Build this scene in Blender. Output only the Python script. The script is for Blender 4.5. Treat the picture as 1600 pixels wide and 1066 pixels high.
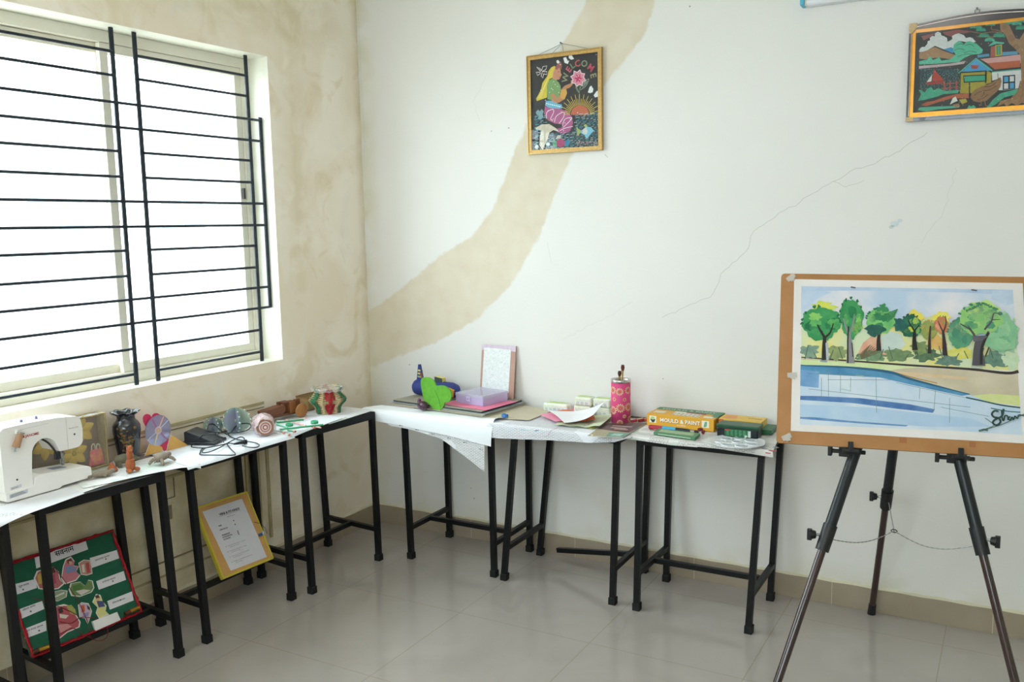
import bpy, bmesh, math, random
import numpy as np
from mathutils import Vector, Matrix
from mathutils.geometry import tessellate_polygon
for o in list(bpy.data.objects): bpy.data.objects.remove(o)
SC = bpy.context.scene
COL = SC.collection
PI = math.pi
# ------------------------------------------------------------------ camera
CAM = Vector((3.0572, -3.7938, 1.616)); YAW, PITCH, ROLL, F = -0.5184, -0.1286, -0.0191, 1393.0
_d = Vector((math.sin(YAW)*math.cos(PITCH), math.cos(YAW)*math.cos(PITCH), math.sin(PITCH)))
_r = Vector((math.cos(YAW), -math.sin(YAW), 0)); _u = _r.cross(_d)
_r2 = _r*math.cos(ROLL)+_u*math.sin(ROLL); _u2 = -_r*math.sin(ROLL)+_u*math.cos(ROLL)
cd = bpy.data.cameras.new('camera'); cam = bpy.data.objects.new('camera', cd); COL.objects.link(cam)
cd.sensor_width = 36; cd.lens = 36*F/1600; cd.clip_start = .05; cd.clip_end = 100
cam.matrix_world = Matrix(((_r2.x, _u2.x, -_d.x, CAM.x), (_r2.y, _u2.y, -_d.y, CAM.y), (_r2.z, _u2.z, -_d.z, CAM.z), (0, 0, 0, 1)))
SC.camera = cam
# ------------------------------------------------------------------ light and exposure
w = bpy.data.worlds.new('sky'); SC.world = w; w.use_nodes = True
bg = w.node_tree.nodes['Background']; bg.inputs[0].default_value = (.90, .925, 1, 1); bg.inputs[1].default_value = 4
SC.view_settings.view_transform = 'Standard'; SC.view_settings.look = 'None'
SC.view_settings.exposure = 1.41; SC.view_settings.gamma = 1; SC.view_settings.use_curve_mapping = False
SC.cycles.use_denoising = True; SC.cycles.max_bounces = 10; SC.cycles.diffuse_bounces = 6
SC.cycles.transparent_max_bounces = 16
SC.cycles.sample_clamp_indirect = 8; SC.cycles.caustics_refractive = False; SC.cycles.caustics_reflective = False
def portal(name, loc, rot, sx, sy):     # marks a window opening so that the sky through it is sampled well
    l = bpy.data.lights.new(name, 'AREA'); l.shape = 'RECTANGLE'; l.size = sx; l.size_y = sy
    l.cycles.is_portal = True; o = bpy.data.objects.new(name, l); o.location = loc; o.rotation_euler = rot; COL.objects.link(o)
RX1, RY0, RH = 5.2, -5.6, 2.95         # room: x 0..RX1, y RY0..0, height RH
WY1, WY0, WZ0, WZ1 = -.658, -2.75, 1.0, 2.41   # the window in the left wall
portal('window_portal', (-.2, (WY0+WY1)/2, (WZ0+WZ1)/2), (0, -PI/2, 0), WZ1-WZ0, WY1-WY0)
portal('window_portal', (2.2, RY0-.1, 2.1), (PI/2, 0, 0), 3.0, 1.0)

fl = bpy.data.lights.new('bounced_flash', 'SPOT'); fl.energy = 330; fl.spot_size = .95; fl.spot_blend = 1; fl.shadow_soft_size = .04; fl.color = (1, .965, .98)
fo = bpy.data.objects.new('bounced_flash', fl); fo.location = (3.06, -3.9, 1.75); fo.rotation_euler = Vector((.95, -1.0, -1.2)).to_track_quat('Z', 'Y').to_euler(); COL.objects.link(fo)   # the photographer's flash, turned up to the ceiling
# ------------------------------------------------------------------ helpers
def ray(px, py): return _d + _r2*((px-800)/F) - _u2*((py-533)/F)
def at(px, py, X=None, Y=None, Z=None):     # where the line of sight through a photo point meets a real plane
    v = ray(px, py)
    for i, t in enumerate((X, Y, Z)):
        if t is not None: return CAM + v*((t-CAM[i])/v[i])
def onplane(px, py, p0, n):
    v = ray(px, py); return CAM + v*((p0-CAM).dot(n)/v.dot(n))
def srgb(c):
    if isinstance(c, str): c = tuple(int(c[i:i+2], 16)/255 for i in (0, 2, 4))
    return tuple(x/12.92 if x <= .04045 else ((x+.055)/1.055)**2.4 for x in c)
_M = {}
def mat(c, rough=.6, metal=0, c2=None, scale=20, bump=0, bscale=60, spec=.5, clear=0, alpha=1, trans=0, aniso=None, contrast=.5, emit=0):
    key = (c, rough, metal, c2, scale, bump, bscale, spec, clear, alpha, trans, aniso, contrast, emit)
    if key in _M: return _M[key]
    m = bpy.data.materials.new('m_%d' % len(_M)); m.use_nodes = True; nt = m.node_tree; N = nt.nodes; L = nt.links
    b = N['Principled BSDF']
    a = srgb(c)
    b.inputs['Base Color'].default_value = (*a, 1); b.inputs['Roughness'].default_value = rough
    b.inputs['Metallic'].default_value = metal; b.inputs['Specular IOR Level'].default_value = spec
    b.inputs['Coat Weight'].default_value = clear; b.inputs['Alpha'].default_value = alpha
    b.inputs['Transmission Weight'].default_value = trans
    if emit: b.inputs['Emission Color'].default_value = (*a, 1); b.inputs['Emission Strength'].default_value = emit
    tc = N.new('ShaderNodeTexCoord')
    vec = tc.outputs['Object']
    if aniso:
        mp = N.new('ShaderNodeMapping'); mp.inputs['Scale'].default_value = aniso; L.new(vec, mp.inputs[0]); vec = mp.outputs[0]
    nz = N.new('ShaderNodeTexNoise'); nz.inputs['Scale'].default_value = scale; nz.inputs['Detail'].default_value = 5
    L.new(vec, nz.inputs['Vector'])
    rp = N.new('ShaderNodeValToRGB'); rp.color_ramp.elements[0].position = .5-contrast/2; rp.color_ramp.elements[1].position = .5+contrast/2
    bcol = srgb(c2) if c2 else tuple(x*.93 for x in a)
    rp.color_ramp.elements[0].color = (*bcol, 1); rp.color_ramp.elements[1].color = (*a, 1)
    L.new(nz.outputs[0], rp.inputs[0]); L.new(rp.outputs[0], b.inputs['Base Color'])
    if bump:
        n2 = N.new('ShaderNodeTexNoise'); n2.inputs['Scale'].default_value = bscale; n2.inputs['Detail'].default_value = 4; L.new(vec, n2.inputs['Vector'])
        bp = N.new('ShaderNodeBump'); bp.inputs['Strength'].default_value = bump; bp.inputs['Distance'].default_value = .002
        L.new(n2.outputs[0], bp.inputs['Height']); L.new(bp.outputs[0], b.inputs['Normal'])
    _M[key] = m; return m
def link(o, parent=None):
    COL.objects.link(o)
    if parent: o.parent = parent
    return o
def thing(name, label, cat, loc=(0, 0, 0), rz=0, group=None, rot=None):
    o = bpy.data.objects.new(name, None); o.empty_display_size = .05
    o.location = loc; o.rotation_euler = rot or (0, 0, rz); o['label'] = label; o['category'] = cat
    if group: o['group'] = group
    return link(o)
def frame_thing(name, label, cat, O, U, V, group=None):   # an Empty whose x, y axes run along U, V
    U = Vector(U).normalized(); Nn = U.cross(Vector(V)).normalized(); V = Nn.cross(U)
    o = thing(name, label, cat, group=group)
    o.matrix_world = Matrix(((U.x, V.x, Nn.x, O[0]), (U.y, V.y, Nn.y, O[1]), (U.z, V.z, Nn.z, O[2]), (0, 0, 0, 1)))
    return o
def tag(o, label, cat, group=None):
    o['label'] = label; o['category'] = cat
    if group: o['group'] = group
    return o
def clone(root, label, loc=None, rz=None, group=None):
    r = root.copy(); COL.objects.link(r)
    if loc is not None: r.location = loc
    if rz is not None: r.rotation_euler.z = rz
    r['label'] = label
    if group: r['group'] = group
    for ch in root.children:
        c = ch.copy(); COL.objects.link(c); c.parent = r
        for g in ch.children:
            d = g.copy(); COL.objects.link(d); d.parent = c
    return r
def basis(a):
    a = Vector(a).normalized(); t = Vector((0, 0, 1)) if abs(a.z) < .9 else Vector((1, 0, 0))
    u = t.cross(a).normalized(); return u, a.cross(u), a
class MB:
    def __init__(s): s.v = []; s.f = []; s.m = []; s.mats = []; s.smooth = []; s.M = Matrix.Identity(4)
    def mi(s, m):
        if m not in s.mats: s.mats.append(m)
        return s.mats.index(m)
    def add(s, vs, fs, m, sm=False):
        n = len(s.v); k = s.mi(m); s.v += [s.M @ Vector(v) for v in vs]
        for f in fs: s.f.append([i+n for i in f]); s.m.append(k); s.smooth.append(sm)
        return s
    def box(s, c, d, m, rz=0, rot=None):
        R = Matrix.Rotation(rz, 3, 'Z') if rot is None else rot
        vs = [Vector(c)+R @ Vector((x*d[0]/2, y*d[1]/2, z*d[2]/2)) for x in (-1, 1) for y in (-1, 1) for z in (-1, 1)]
        return s.add(vs, [(0, 1, 3, 2), (4, 6, 7, 5), (0, 4, 5, 1), (2, 3, 7, 6), (0, 2, 6, 4), (1, 5, 7, 3)], m)
    def bar(s, a, b, w, h, m, up=(0, 0, 1)):    # a square bar from a to b
        a = Vector(a); b = Vector(b); ax = (b-a).normalized(); up = Vector(up)
        if abs(ax.dot(up)) > .95: up = Vector((0, 1, 0))
        sd = ax.cross(up).normalized(); up = sd.cross(ax)
        vs = [p+sd*(x*w/2)+up*(z*h/2) for p in (a, b) for x, z in ((-1, -1), (1, -1), (1, 1), (-1, 1))]
        return s.add(vs, [(3, 2, 1, 0), (4, 5, 6, 7), (0, 1, 5, 4), (1, 2, 6, 5), (2, 3, 7, 6), (3, 0, 4, 7)], m)
    def leg(s, a, b, w, m):                     # a post with level square ends
        vs = [Vector(p)+Vector((x*w/2, y*w/2, 0)) for p in (a, b) for x, y in ((-1, -1), (1, -1), (1, 1), (-1, 1))]
        return s.add(vs, [(3, 2, 1, 0), (4, 5, 6, 7), (0, 1, 5, 4), (1, 2, 6, 5), (2, 3, 7, 6), (3, 0, 4, 7)], m)
    def cyl(s, a, b, r1, r2, m, n=20, caps=True):
        u, v, _ = basis(Vector(b)-Vector(a)); vs = []
        for p, r in ((a, r1), (b, r2)):
            for i in range(n):
                t = 2*PI*i/n; vs.append(Vector(p)+u*(r*math.cos(t))+v*(r*math.sin(t)))
        s.add(vs, [(i, (i+1) % n, n+(i+1) % n, n+i) for i in range(n)], m, True)
        if caps: s.add(vs, [tuple(range(n-1, -1, -1)), tuple(range(n, 2*n))], m)
        return s
    def tube(s, pts, r, m, n=8, rs=None):
        pts = [Vector(p) for p in pts]; vs = []; u = None
        for i, p in enumerate(pts):
            t = (pts[min(i+1, len(pts)-1)]-pts[max(i-1, 0)])
            if t.length < 1e-9: t = Vector((0, 0, 1))
            t.normalize()
            if u is None: u, v, _ = basis(t)
            else:
                u = (u-t*u.dot(t)).normalized(); v = t.cross(u)
            rr = rs[i] if rs else r
            for k in range(n): vs.append(p+u*(rr*math.cos(2*PI*k/n))+v*(rr*math.sin(2*PI*k/n)))
        fs = [(i*n+k, i*n+(k+1) % n, (i+1)*n+(k+1) % n, (i+1)*n+k) for i in range(len(pts)-1) for k in range(n)]
        s.add(vs, fs, m, True); L0 = (len(pts)-1)*n
        return s.add(vs, [tuple(range(n-1, -1, -1)), tuple(range(L0, L0+n))], m)
    def lathe(s, prof, m, c=(0, 0, 0), n=32, fn=None, axis=None):   # prof: (r, z)
        vs = []; c = Vector(c)
        for r, z in prof:
            for k in range(n):
                t = 2*PI*k/n; rr, zz = fn(r, z, t) if fn else (r, z)
                p = Vector((rr*math.cos(t), rr*math.sin(t), zz))
                if axis: u, v, a = basis(axis); p = u*p.x+v*p.y+a*p.z
                vs.append(c+p)
        fs = [(i*n+k, i*n+(k+1) % n, (i+1)*n+(k+1) % n, (i+1)*n+k) for i in range(len(prof)-1) for k in range(n)]
        s.add(vs, fs, m, True); e = (len(prof)-1)*n
        if prof[0][0] > 1e-6: s.add(vs, [tuple(range(n-1, -1, -1))], m)
        if prof[-1][0] > 1e-6: s.add(vs, [tuple(range(e, e+n))], m)
        return s
    def ell(s, c, r, m, n=20, k=12, rot=None, fn=None):
        vs = []; c = Vector(c)
        for i in range(k+1):
            a = PI*i/k
            for j in range(n):
                t = 2*PI*j/n; p = Vector((r[0]*math.sin(a)*math.cos(t), r[1]*math.sin(a)*math.sin(t), r[2]*math.cos(a)))
                if fn: p = fn(p)
                if rot: p = rot @ p
                vs.append(c+p)
        return s.add(vs, [(i*n+j, (i+1)*n+j, (i+1)*n+(j+1) % n, i*n+(j+1) % n) for i in range(k) for j in range(n)], m, True)
    def flat(s, pts, m, z=0, sm=False):              # polygon in the local xy plane
        vs = [Vector((p[0], p[1], z)) for p in pts]
        fs = tessellate_polygon([vs])
        out = []
        for f in fs:
            a, b, c = (vs[i] for i in f)
            out.append(tuple(f) if (b-a).cross(c-a).z > 0 else tuple(reversed(f)))
        return s.add(vs, out, m)
    def prism(s, pts, z0, z1, m, side=None):    # polygon pushed from z0 to z1
        n = len(pts); A = sum(pts[i][0]*pts[(i+1) % n][1]-pts[(i+1) % n][0]*pts[i][1] for i in range(n))
        if A < 0: pts = pts[::-1]
        lo = [Vector((p[0], p[1], z0)) for p in pts]; hi = [Vector((p[0], p[1], z1)) for p in pts]
        fs = []
        for f in tessellate_polygon([hi]):
            a, b, c = (hi[i] for i in f)
            fs.append(tuple(f) if (b-a).cross(c-a).z > 0 else tuple(reversed(f)))
        s.add(hi, fs, m); s.add(lo, [tuple(reversed(f)) for f in fs], m)
        return s.add(lo+hi, [(i, (i+1) % n, n+(i+1) % n, n+i) for i in range(n)], side or m)
    def grid(s, fn, nu, nv, m, thick=0, sm=True):     # fn(u,v)->point, u,v in 0..1
        vs = [Vector(fn(i/nu, j/nv)) for i in range(nu+1) for j in range(nv+1)]
        k = nv+1; fs = [(i*k+j, (i+1)*k+j, (i+1)*k+j+1, i*k+j+1) for i in range(nu) for j in range(nv)]
        if not thick: return s.add(vs, fs, m, sm)
        n = len(vs); s.add(vs+[v-Vector((0, 0, thick)) for v in vs], fs+[tuple(x+n for x in reversed(f)) for f in fs], m, sm)
        e = [i*k for i in range(nu+1)]+[nu*k+j for j in range(1, nv+1)]+[i*k+nv for i in range(nu-1, -1, -1)]+[j for j in range(nv-1, 0, -1)]
        return s.add(vs+[v-Vector((0, 0, thick)) for v in vs], [(e[(i+1) % len(e)], e[i], n+e[i], n+e[(i+1) % len(e)]) for i in range(len(e))], m)
    def text(s, txt, size, m, origin=(0, 0), z=0, ang=0, sx=1, align='LEFT', bold=0, depth=0, font=None):
        cu = bpy.data.curves.new('t', 'FONT'); cu.body = txt; cu.size = size; cu.align_x = align; cu.offset = bold; cu.resolution_u = 2; cu.extrude = depth
        o = bpy.data.objects.new('t', cu); COL.objects.link(o); bpy.context.view_layer.update()
        me = bpy.data.meshes.new_from_object(o.evaluated_get(bpy.context.evaluated_depsgraph_get()))
        c, n = math.cos(ang), math.sin(ang)
        vs = [Vector((origin[0]+c*v.co.x*sx-n*v.co.y, origin[1]+n*v.co.x*sx+c*v.co.y, z+v.co.z)) for v in me.vertices]
        s.add(vs, [tuple(p.vertices) for p in me.polygons], m)
        bpy.data.objects.remove(o); bpy.data.curves.remove(cu); bpy.data.meshes.remove(me); return s
    def build(s, name, parent=None, bevel=0, loc=None, sub=0, angle=None):
        me = bpy.data.meshes.new(name)
        if loc is not None: vs = [tuple(v-Vector(loc)) for v in s.v]
        else: vs = [tuple(v) for v in s.v]
        me.from_pydata(vs, [], s.f)
        for m in s.mats: me.materials.append(m)
        me.polygons.foreach_set('material_index', s.m); me.polygons.foreach_set('use_smooth', s.smooth); me.update()
        o = bpy.data.objects.new(name, me)
        if loc is not None: o.location = loc
        if bevel:
            bm = bmesh.new(); bm.from_mesh(me); bmesh.ops.remove_doubles(bm, verts=bm.verts, dist=1e-5); bm.to_mesh(me); bm.free()
            b = o.modifiers.new('b', 'BEVEL'); b.width = bevel; b.segments = 2; b.limit_method = 'ANGLE'; b.angle_limit = .6
        if sub:
            bm = bmesh.new(); bm.from_mesh(me); bmesh.ops.remove_doubles(bm, verts=bm.verts, dist=1e-5); bm.to_mesh(me); bm.free()
            q = o.modifiers.new('s', 'SUBSURF'); q.levels = sub; q.render_levels = sub
        return link(o, parent)
def struct(o): o['kind'] = 'structure'; return o
def homog(src, dst):                               # 4 point pairs -> function
    A = []; B = []
    for (x, y), (X, Y) in zip(src, dst):
        A += [[x, y, 1, 0, 0, 0, -x*X, -y*X], [0, 0, 0, x, y, 1, -x*Y, -y*Y]]; B += [X, Y]
    h = np.linalg.solve(np.array(A, float), np.array(B, float))
    def f(p):
        w = h[6]*p[0]+h[7]*p[1]+1
        return ((h[0]*p[0]+h[1]*p[1]+h[2])/w, (h[3]*p[0]+h[4]*p[1]+h[5])/w)
    return f
def stroke(pts, w, closed=False):                  # a ribbon polygon along a polyline
    P = [Vector((p[0], p[1])) for p in pts]; L = []; R = []
    for i, p in enumerate(P):
        t = P[min(i+1, len(P)-1)]-P[max(i-1, 0)]; t = t.normalized() if t.length > 0 else Vector((1, 0))
        n = Vector((-t.y, t.x))*(w/2 if not callable(w) else w(i/(len(P)-1))/2); L.append(p+n); R.append(p-n)
    return L, R
def draw(mb, pts, w, m, z):
    L, R = stroke(pts, w); n = len(L)
    vs = [Vector((p.x, p.y, z)) for p in L]+[Vector((p.x, p.y, z)) for p in R]
    mb.add(vs, [(i, n+i, n+i+1, i+1) for i in range(n-1)], m)
def curve(pts, n=6):                               # Catmull-Rom
    P = [Vector(p) for p in pts]; out = []
    for i in range(len(P)-1):
        a, b, c, d = P[max(i-1, 0)], P[i], P[i+1], P[min(i+2, len(P)-1)]
        for k in range(n):
            t = k/n; out.append(.5*((2*b)+(c-a)*t+(2*a-5*b+4*c-d)*t*t+(3*b-a-3*c+d)*t**3))
    return out+[P[-1]]
def circ(c, r, n=20, ry=None, a0=0, a1=2*PI):
    return [(c[0]+r*math.cos(a0+(a1-a0)*i/n), c[1]+(ry or r)*math.sin(a0+(a1-a0)*i/n)) for i in range(n if a1-a0 > 6.28 else n+1)]
rnd = random.Random(7)
def hn(x, y=0, z=0): return math.sin(x*12.9+y*7.1+z*3.3)*math.cos(x*5.3-y*9.7+z*1.7)
# ------------------------------------------------------------------ room shell
def wall_mat(kind):
    m = bpy.data.materials.new('plaster_'+kind); m.use_nodes = True; nt = m.node_tree; N = nt.nodes; L = nt.links
    b = N['Principled BSDF']; b.inputs['Roughness'].default_value = .75; b.inputs['Specular IOR Level'].default_value = .25
    tc = N.new('ShaderNodeTexCoord')
    def noise(s, d=5, dist=0):
        n = N.new('ShaderNodeTexNoise'); n.inputs['Scale'].default_value = s; n.inputs['Detail'].default_value = d
        n.inputs['Distortion'].default_value = dist; L.new(tc.outputs['Object'], n.inputs['Vector']); return n.outputs[0]
    def ramp(x, lo, hi):
        r = N.new('ShaderNodeMapRange'); r.inputs['From Min'].default_value = lo; r.inputs['From Max'].default_value = hi; L.new(x, r.inputs[0]); return r.outputs[0]
    def mix(f, a, bb):
        x = N.new('ShaderNodeMix'); x.data_type = 'RGBA'; L.new(f, x.inputs[0])
        for k, c in ((6, a), (7, bb)):
            if isinstance(c, str): x.inputs[k].default_value = (*srgb(c), 1)
            else: L.new(c, x.inputs[k])
        return x.outputs[2]
    def mul(a, c):
        x = N.new('ShaderNodeMath'); x.operation = 'MULTIPLY'; L.new(a, x.inputs[0])
        if isinstance(c, float): x.inputs[1].default_value = c
        else: L.new(c, x.inputs[1])
        return x.outputs[0]
    def attr(name):
        a = N.new('ShaderNodeAttribute'); a.attribute_name = name; return a.outputs['Fac']
    def add(a, c):
        x = N.new('ShaderNodeMath'); x.operation = 'ADD'; L.new(a, x.inputs[0]); L.new(c, x.inputs[1]); return x.outputs[0]
    if kind == 'back':
        base = mix(ramp(noise(1.3), .35, .7), 'e7e4e0', 'ece9e6')
        st = add(attr('stain'), mul(noise(26, 6), .35))
        st = ramp(st, .52, .66)
        c = mix(mul(st, .9), base, mix(ramp(noise(9), .3, .7), 'd8cab2', 'e0d5c1'))
        dp = mul(attr('yellow_tone'), ramp(noise(5, 6, .5), .35, .65))
        c = mix(dp, c, 'd9d3b9')
    elif kind == 'left':
        base = mix(ramp(noise(2.2, 6, .6), .42, .56), 'f3e6d2', 'faf1e2')
        c = mix(mul(ramp(noise(4.5, 7, 1.2), .54, .66), .6), base, 'e6d5b6')
        c = mix(mul(ramp(noise(3.1, 6, .3), .6, .66), .5), c, 'f0ece2')
        c = mix(mul(attr('stain'), ramp(noise(7, 7, .8), .3, .6)), c, 'e3d5b8')
        c = mix(mul(attr('yellow_tone'), ramp(noise(6, 6), .25, .6)), c, 'c3b48c')
    else:
        c = mix(ramp(noise(1.5), .35, .7), 'e0ddce', 'e8e5d8')
    L.new(c, b.inputs['Base Color'])
    bp = N.new('ShaderNodeBump'); bp.inputs['Strength'].default_value = .35; bp.inputs['Distance'].default_value = .004
    h = add(noise(14, 6), mul(noise(90, 3), .25)); L.new(h, bp.inputs['Height']); L.new(bp.outputs[0], b.inputs['Normal'])
    return m
def seg_d(P, a, b):
    a = np.array(a); b = np.array(b); ab = b-a; t = np.clip(((P-a)@ab)/(ab@ab), 0, 1); return np.hypot(*(P-(a+t[:, None]*ab)).T), t
WALLT = .2
# back wall: fine grid so that the damp stain can follow its own course
def grid_wall(name, x0, x1, z0, z1, step, to3d, m, attrs, extra=None, hole=None):
    nx = round((x1-x0)/step); nz = round((z1-z0)/step)
    X, Z = np.meshgrid(np.linspace(x0, x1, nx+1), np.linspace(z0, z1, nz+1), indexing='ij')
    P = np.stack([X.ravel(), Z.ravel()], 1); mb = MB(); k = nz+1
    vs = [to3d(x, z) for x, z in P]
    fs = [(i*k+j, (i+1)*k+j, (i+1)*k+j+1, i*k+j+1) for i in range(nx) for j in range(nz)]
    mb.add(vs, fs, m)
    if extra: extra(mb)
    o = mb.build(name); me = o.data
    for an, fn in attrs.items():
        a = me.attributes.new(an, 'FLOAT', 'POINT'); val = np.zeros(len(me.vertices)); val[:len(P)] = fn(P); a.data.foreach_set('value', val)
    return struct(o)
def stain_back(P):
    pts = [((978, -30), 52), ((960, 30), 52), ((905, 110), 45), ((862, 210), 45), ((835, 270), 45), ((805, 350), 46), ((765, 410), 52), ((715, 450), 62), ((660, 488), 56), ((610, 515), 48), ((572, 535), 44)]
    W = [(at(*p, Y=0), w/F*4.1) for p, w in pts]; out = np.full(len(P), 9.)
    for (a, wa), (b, wb) in zip(W, W[1:]):
        d, t = seg_d(P, (a.x, a.z), (b.x, b.z)); out = np.minimum(out, d-(wa+(wb-wa)*t))
    return np.clip(.5-out/.10, 0, 1)
def edge_tone_back(P):
    return np.clip(1-P[:, 0]/.12, 0, 1)*.9+np.clip(1-np.abs(P[:, 0]-1.3-.2*np.sin(P[:, 1]*9))/.12, 0, 1)*(P[:, 1] < .6)*.5+np.clip((.2-P[:, 1])/.1, 0, 1)*.6  # yellower towards the corner and the floor, and along one low strip
CRK = mat('a9a698', .9); CRK2 = mat('c9c6b8', .9); PATCH = mat('d5dde0', .8)
def back_extra(mb):
    def crack(px, w=.0011, m=CRK, jit=.006):
        pts = [at(*p, Y=0) for p in px]; out = []
        for a, b in zip(pts, pts[1:]):
            n = max(2, int((b-a).length/.02))
            for i in range(n):
                q = a.lerp(b, i/n); out.append((q.x+rnd.uniform(-jit, jit), q.z+rnd.uniform(-jit, jit)))
        out.append((pts[-1].x, pts[-1].z)); L, R = stroke(out, w); n = len(L)
        mb.add([(p.x, -.0006, p.y) for p in L]+[(p.x, -.0006, p.y) for p in R], [(i, i+1, n+i+1, n+i) for i in range(n-1)], m)
    crack([(1450, 205), (1400, 240), (1330, 268), (1302, 283), (1255, 312), (1205, 342), (1178, 362), (1165, 395), (1128, 428), (1115, 460), (1075, 478), (1035, 496)])
    crack([(1302, 283), (1322, 290), (1350, 282)], .0009)
    crack([(560, 20), (564, 120), (570, 225), (566, 290)], .0009, CRK2, .003)
    crack([(1495, 260), (1475, 330), (1440, 380)], .0008, CRK2)
    crack([(855, 380), (862, 410)], .001, CRK2); crack([(945, 240), (950, 246)], .002)
    crack([(990, 470), (960, 490), (880, 530)], .0007, CRK2); crack([(760, 120), (740, 160), (750, 190)], .0008, CRK2)
    for px, py, r in ((795, 200, .004), (768, 205, .003), (1078, 10, .004), (640, 570, .004), (1036, 592, .003), (741, 779, .004), (736, 763, .003)):
        q = at(px, py, Y=0); c = circ((q.x, q.z), r, 8); mb.add([(x, -.0007, z) for x, z in c], [tuple(range(8))], CRK)
    q = at(1398, 350, Y=0)
    for dx, dz, r in ((0, 0, .016), (.018, .012, .010), (-.012, -.012, .009)):
        c = circ((q.x+dx, q.z+dz), r, 10, r*.7); mb.add([(x, -.0007, z) for x, z in c], [tuple(range(10))], PATCH)
wb_ = grid_wall('wall_back', 0, RX1, 0, RH, .02, lambda x, z: (x, 0, z), wall_mat('back'), {'stain': stain_back, 'yellow_tone': edge_tone_back}, back_extra)
# left wall: built in four fields round the window, with the reveal
WM = wall_mat('left')
def st_left(P):
    y, z = P.T
    a = np.clip(1-np.abs(z-2.62)/.16, 0, 1)*(y > -2.6)*np.clip((-.05-y)/.3, 0, 1)
    b = np.clip(1-np.abs(y+.5)/.12, 0, 1)*(z > 1.3)*.8
    c = np.clip((1.02-z)/.3, 0, 1)*np.clip((-.4-y)/.5, 0, 1)*.5
    return np.clip(a+b+c, 0, 1)
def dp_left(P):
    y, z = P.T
    return np.clip((.72-z)/.1, 0, 1)*np.clip((-.80-y)/.06, 0, 1)*.9+np.clip(1-np.abs(y)/.06, 0, 1)*.5  # damp below desk height; yellower too beside the corner
GRV = mat('8d8264', .9); RIB = mat('c6b993', .85, c2='a3946c', scale=12)
def left_extra(mb):
    def f(q0, q1):      # rectangles y0..y1, z0..z1 as 2 cm mesh
        ny = max(1, round((q1[0]-q0[0])/.03)); nz = max(1, round((q1[1]-q0[1])/.03)); k = nz+1
        mb.add([(0, q0[0]+(q1[0]-q0[0])*i/ny, q0[1]+(q1[1]-q0[1])*j/nz) for i in range(ny+1) for j in range(nz+1)],
               [(i*k+j, (i+1)*k+j, (i+1)*k+j+1, i*k+j+1) for i in range(ny) for j in range(nz)], WM)
    f((WY1, 0), (0, RH)); f((RY0, 0), (WY0, RH)); f((WY0, 0), (WY1, WZ0)); f((WY0, WZ1), (WY1, RH))
mb = MB(); left_extra(mb); NV = len(mb.v)
WRV = mat('f0eee2', .6, c2='e8e5d6', scale=6)
for a, b, c, d in (((0, WY0, WZ0), (0, WY1, WZ0), (-WALLT, WY1, WZ0), (-WALLT, WY0, WZ0)), ((0, WY0, WZ1), (-WALLT, WY0, WZ1), (-WALLT, WY1, WZ1), (0, WY1, WZ1)),
                   ((0, WY1, WZ0), (0, WY1, WZ1), (-WALLT, WY1, WZ1), (-WALLT, WY1, WZ0)), ((0, WY0, WZ0), (-WALLT, WY0, WZ0), (-WALLT, WY0, WZ1), (0, WY0, WZ1))):
    mb.add([a, b, c, d], [(0, 1, 2, 3)], WRV)
# old plaster channels below and beside the desks
mb.box((.002, -1.36, .815), (.005, 1.12, .012), RIB); mb.box((.002, -1.36, .795), (.003, 1.12, .004), GRV)
for yy in (-.80, -.86, -.93): mb.box((.004, yy, .46), (.008, .016, .60), RIB)
mb.box((.004, -1.75, .60), (.006, 1.3, .010), RIB); mb.box((.004, -1.30, .25), (.004, .9, .006), GRV); mb.box((.004, -1.32, .19), (.005, .9, .008), RIB)
for (c, d) in (((.003, -1.36, .51), (.003, .05, .004)), ((.003, -1.36, .60), (.003, .05, .004)), ((.003, -1.335, .555), (.003, .004, .09)), ((.003, -1.385, .555), (.003, .004, .09)), ((.003, -1.37, .45), (.003, .03, .06))): mb.box(c, d, GRV)
o = mb.build('wall_left'); me = o.data; struct(o)
co = np.array([v.co[:] for v in me.vertices])
for an, fn in (('stain', st_left), ('yellow_tone', dp_left)):
    a = me.attributes.new(an, 'FLOAT', 'POINT'); a.data.foreach_set('value', fn(co[:, 1:3]))
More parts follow.
